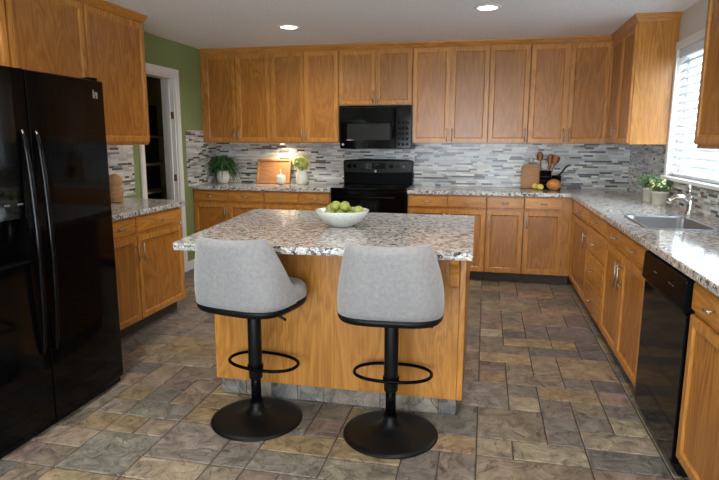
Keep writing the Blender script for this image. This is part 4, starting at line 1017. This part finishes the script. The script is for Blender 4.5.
bm = B(); lathe(bm, [(0, 0), (0.022, 0), (0.023, 0.004), (0.023, 0.21), (0.020, 0.24), (0.018, 0.27), (0, 0.27)], n=24); obj('bottle_body', bm, 'bottle_glass', bt, smooth=True)
bm = B(); lathe(bm, [(0, 0.2705), (0.025, 0.2705), (0.025, 0.315), (0.020, 0.32), (0, 0.315)], n=24); obj('stopper', bm, 'ceramic_white', bt, smooth=True)
ck = thing('utensil_crock', 'black glossy crock holding the wooden utensils', 'crock', (0.612, 6.24, ZC + 0.0006))
bm = B(); lathe(bm, [(0, 0), (0.055, 0), (0.058, 0.005), (0.058, 0.18), (0.061, 0.186), (0.061, 0.192), (0.054, 0.192), (0.052, 0.02), (0, 0.015)], n=36); obj('crock_body', bm, 'black_gloss', ck, smooth=True)
bm = B()
for z_ in (0.05, 0.09, 0.13): tube(bm, [(0.0585 * math.cos(a * PI / 18), 0.0585 * math.sin(a * PI / 18), z_) for a in range(36)], 0.0016, 6, True)
obj('crock_band', bm, 'grey_print', ck, smooth=True)
def utensil(name, label, bx_, by_, tipx, tipy, tipz, kind, hw_=0.022):
    t = thing(name, label, name.split('_')[-1], (0.612 + bx_, 6.24 + by_, ZC + 0.022), group='wooden utensils in the crock')
    b0 = Vector((0, 0, 0)); tp = Vector((tipx - 0.612 - bx_, tipy - by_, tipz - ZC - 0.022)); d = tp.normalized(); Ln = tp.length; hl = 0.10
    bm = B(); tube(bm, [b0, d * (Ln - hl + 0.01)], [0.005, 0.006], 8); obj('handle', bm, 'spoon_wood', t, smooth=True)
    bm = B(); s = Vector((1, 0, 0)); s = (s - d * s.dot(d)).normalized(); nn = d.cross(s)
    pr = []
    for i in range(13):
        f = i / 12
        if kind == 'spoon': wv = hw_ * math.sin(PI * (0.05 + 0.90 * f)) ** 0.7
        else: wv = 0.007 + (hw_ - 0.007) * min(1, f * 2.2)
        c = d * (Ln - hl + hl * f)
        dish = 0.006 * math.sin(PI * f) if kind == 'spoon' else 0
        pr.append([bm.verts.new(c + s * wv), bm.verts.new(c + nn * (0.004 + dish)), bm.verts.new(c - s * wv), bm.verts.new(c - nn * (0.003 - dish * 0.5))])
    for a, c in zip(pr, pr[1:]):
        for k in range(4): bm.faces.new((a[k], a[(k + 1) % 4], c[(k + 1) % 4], c[k]))
    bm.faces.new(pr[0]); bm.faces.new(pr[-1][::-1]); obj('head', bm, 'spoon_wood', t, smooth=True)
utensil('wooden_spoon', 'dark wooden spoon leaning left in the black crock', -0.02, 0.01, 0.545, 0.02, 1.30, 'spoon', 0.033)
utensil('wooden_spoon', 'upright wooden spoon in the middle of the black crock', 0.015, 0.0, 0.655, 0.0, 1.275, 'spoon', 0.034)
utensil('wooden_spatula', 'wide wooden spatula leaning right in the black crock', 0.02, -0.01, 0.712, -0.02, 1.255, 'spatula', 0.038)
utensil('wooden_spatula', 'narrow pale spatula at the front of the black crock', 0.005, -0.03, 0.645, -0.06, 1.20, 'spatula', 0.017)
# small black saucepan with raised handle
sp = thing('saucepan', 'small black saucepan with a raised handle behind the squash', 'pan', (0.725, 6.26, ZC + 0.0006))
bm = B(); lathe(bm, [(0, 0), (0.042, 0), (0.046, 0.004), (0.048, 0.135), (0.050, 0.14), (0.045, 0.14), (0.043, 0.01), (0, 0.008)], n=32); obj('pan_body', bm, 'black_gloss', sp, smooth=True)
bm = B(); tube(bm, [(0.015, 0, 0.135), (0.05, 0, 0.175), (0.085, 0, 0.225), (0.11, 0, 0.245), (0.135, 0, 0.25)], [0.008, 0.008, 0.009, 0.008, 0.005], 10); obj('handle', bm, 'black_matte', sp, smooth=True)
sq = thing('squash', 'round orange squash with a brown stem on the back counter', 'squash', (0.682, 6.08, ZC + 0.0006))
bm = B(); ellipsoid(bm, (0, 0, 0.058), (0.072, 0.060, 0.058), 40, 18, lambda d, a: 1 - 0.015 * abs(math.cos(a * 5))); obj('squash_body', bm, 'squash_skin', sq, smooth=True)
bm = B(); tube(bm, [(0.062, 0, 0.05), (0.080, 0, 0.052), (0.094, -0.004, 0.056)], [0.013, 0.010, 0.013], 8); obj('stem', bm, 'stem_brown', sq, smooth=True)
lm0 = None
for (x_, y_, z_, lab) in ((0.510, 6.20, 0.0315, 'left and rear of the two yellow lemons beside the squash'), (0.554, 6.10, 0.0315, 'front and right of the two yellow lemons beside the squash')):
    if lm0 is None:
        bm = B(); ellipsoid(bm, (0, 0, 0), (0.031, 0.031, 0.034), 24, 16, lambda d, a: 1 + 0.14 * max(0, abs(d.z) - 0.9) / 0.1); o = obj('lemon', bm, 'lemon_skin', smooth=True); lm0 = o
    else: o = lm0.copy(); col.objects.link(o)
    o.location = (x_, y_, ZC + z_); o.rotation_euler = (PI / 2, 0.0, 0.9 if z_ < 0.035 else -0.5)
    tag(o, lab, 'lemon', 'lemons on the back counter')
# two potted succulents near the window
def pot_plant(label, loc, r, h, seed, fol, rad):
    t = thing('potted_succulent', label, 'plant', loc, group='potted plants by the window')
    bm = B(); lathe(bm, [(0, 0), (r * 0.82, 0), (r * 0.86, 0.004), (r * 0.97, h * 0.82), (r * 1.04, h * 0.83), (r * 1.06, h * 0.98), (r * 1.03, h), (r * 0.92, h), (r * 0.9, h * 0.9), (0, h * 0.89)], n=36); obj('pot', bm, 'ceramic_cream', t, smooth=True)
    bm = B(); lathe(bm, [(0, h * 0.895), (r * 0.89, h * 0.895), (r * 0.5, h * 0.95), (0, h * 0.96)], n=24); obj('soil', bm, 'soil', t, smooth=True)
    rnd = random.Random(seed); bm = B(); bush(bm, (0, 0, h + rad * 0.42), (rad, rad, rad * 0.62), 230, rnd, 0.036, 0.010, 0.3); stems(bm, (0, 0, h * 0.93), (0, 0, h + rad * 0.4), (rad * .7, rad * .7, rad * .5), 14, rnd); obj('foliage', bm, fol[0], t)
    if fol[1]:
        bm = B(); bush(bm, (0, 0, h + rad * 0.45), (rad * 1.02, rad * 1.02, rad * 0.64), 42, rnd, 0.026, 0.011, 0.9); obj('blossom', bm, fol[1], t)
pot_plant('green plant in a cream pot, the rear of the two beside the window', (1.345, 5.16, ZC + 0.0006), 0.055, 0.115, 31, ('succulent_leaf', None), 0.115)
pot_plant('yellow-flecked plant in a cream pot, the front of the two beside the window', (1.358, 4.92, ZC + 0.0006), 0.062, 0.105, 33, ('succulent_leaf', 'flower_cream'), 0.095)
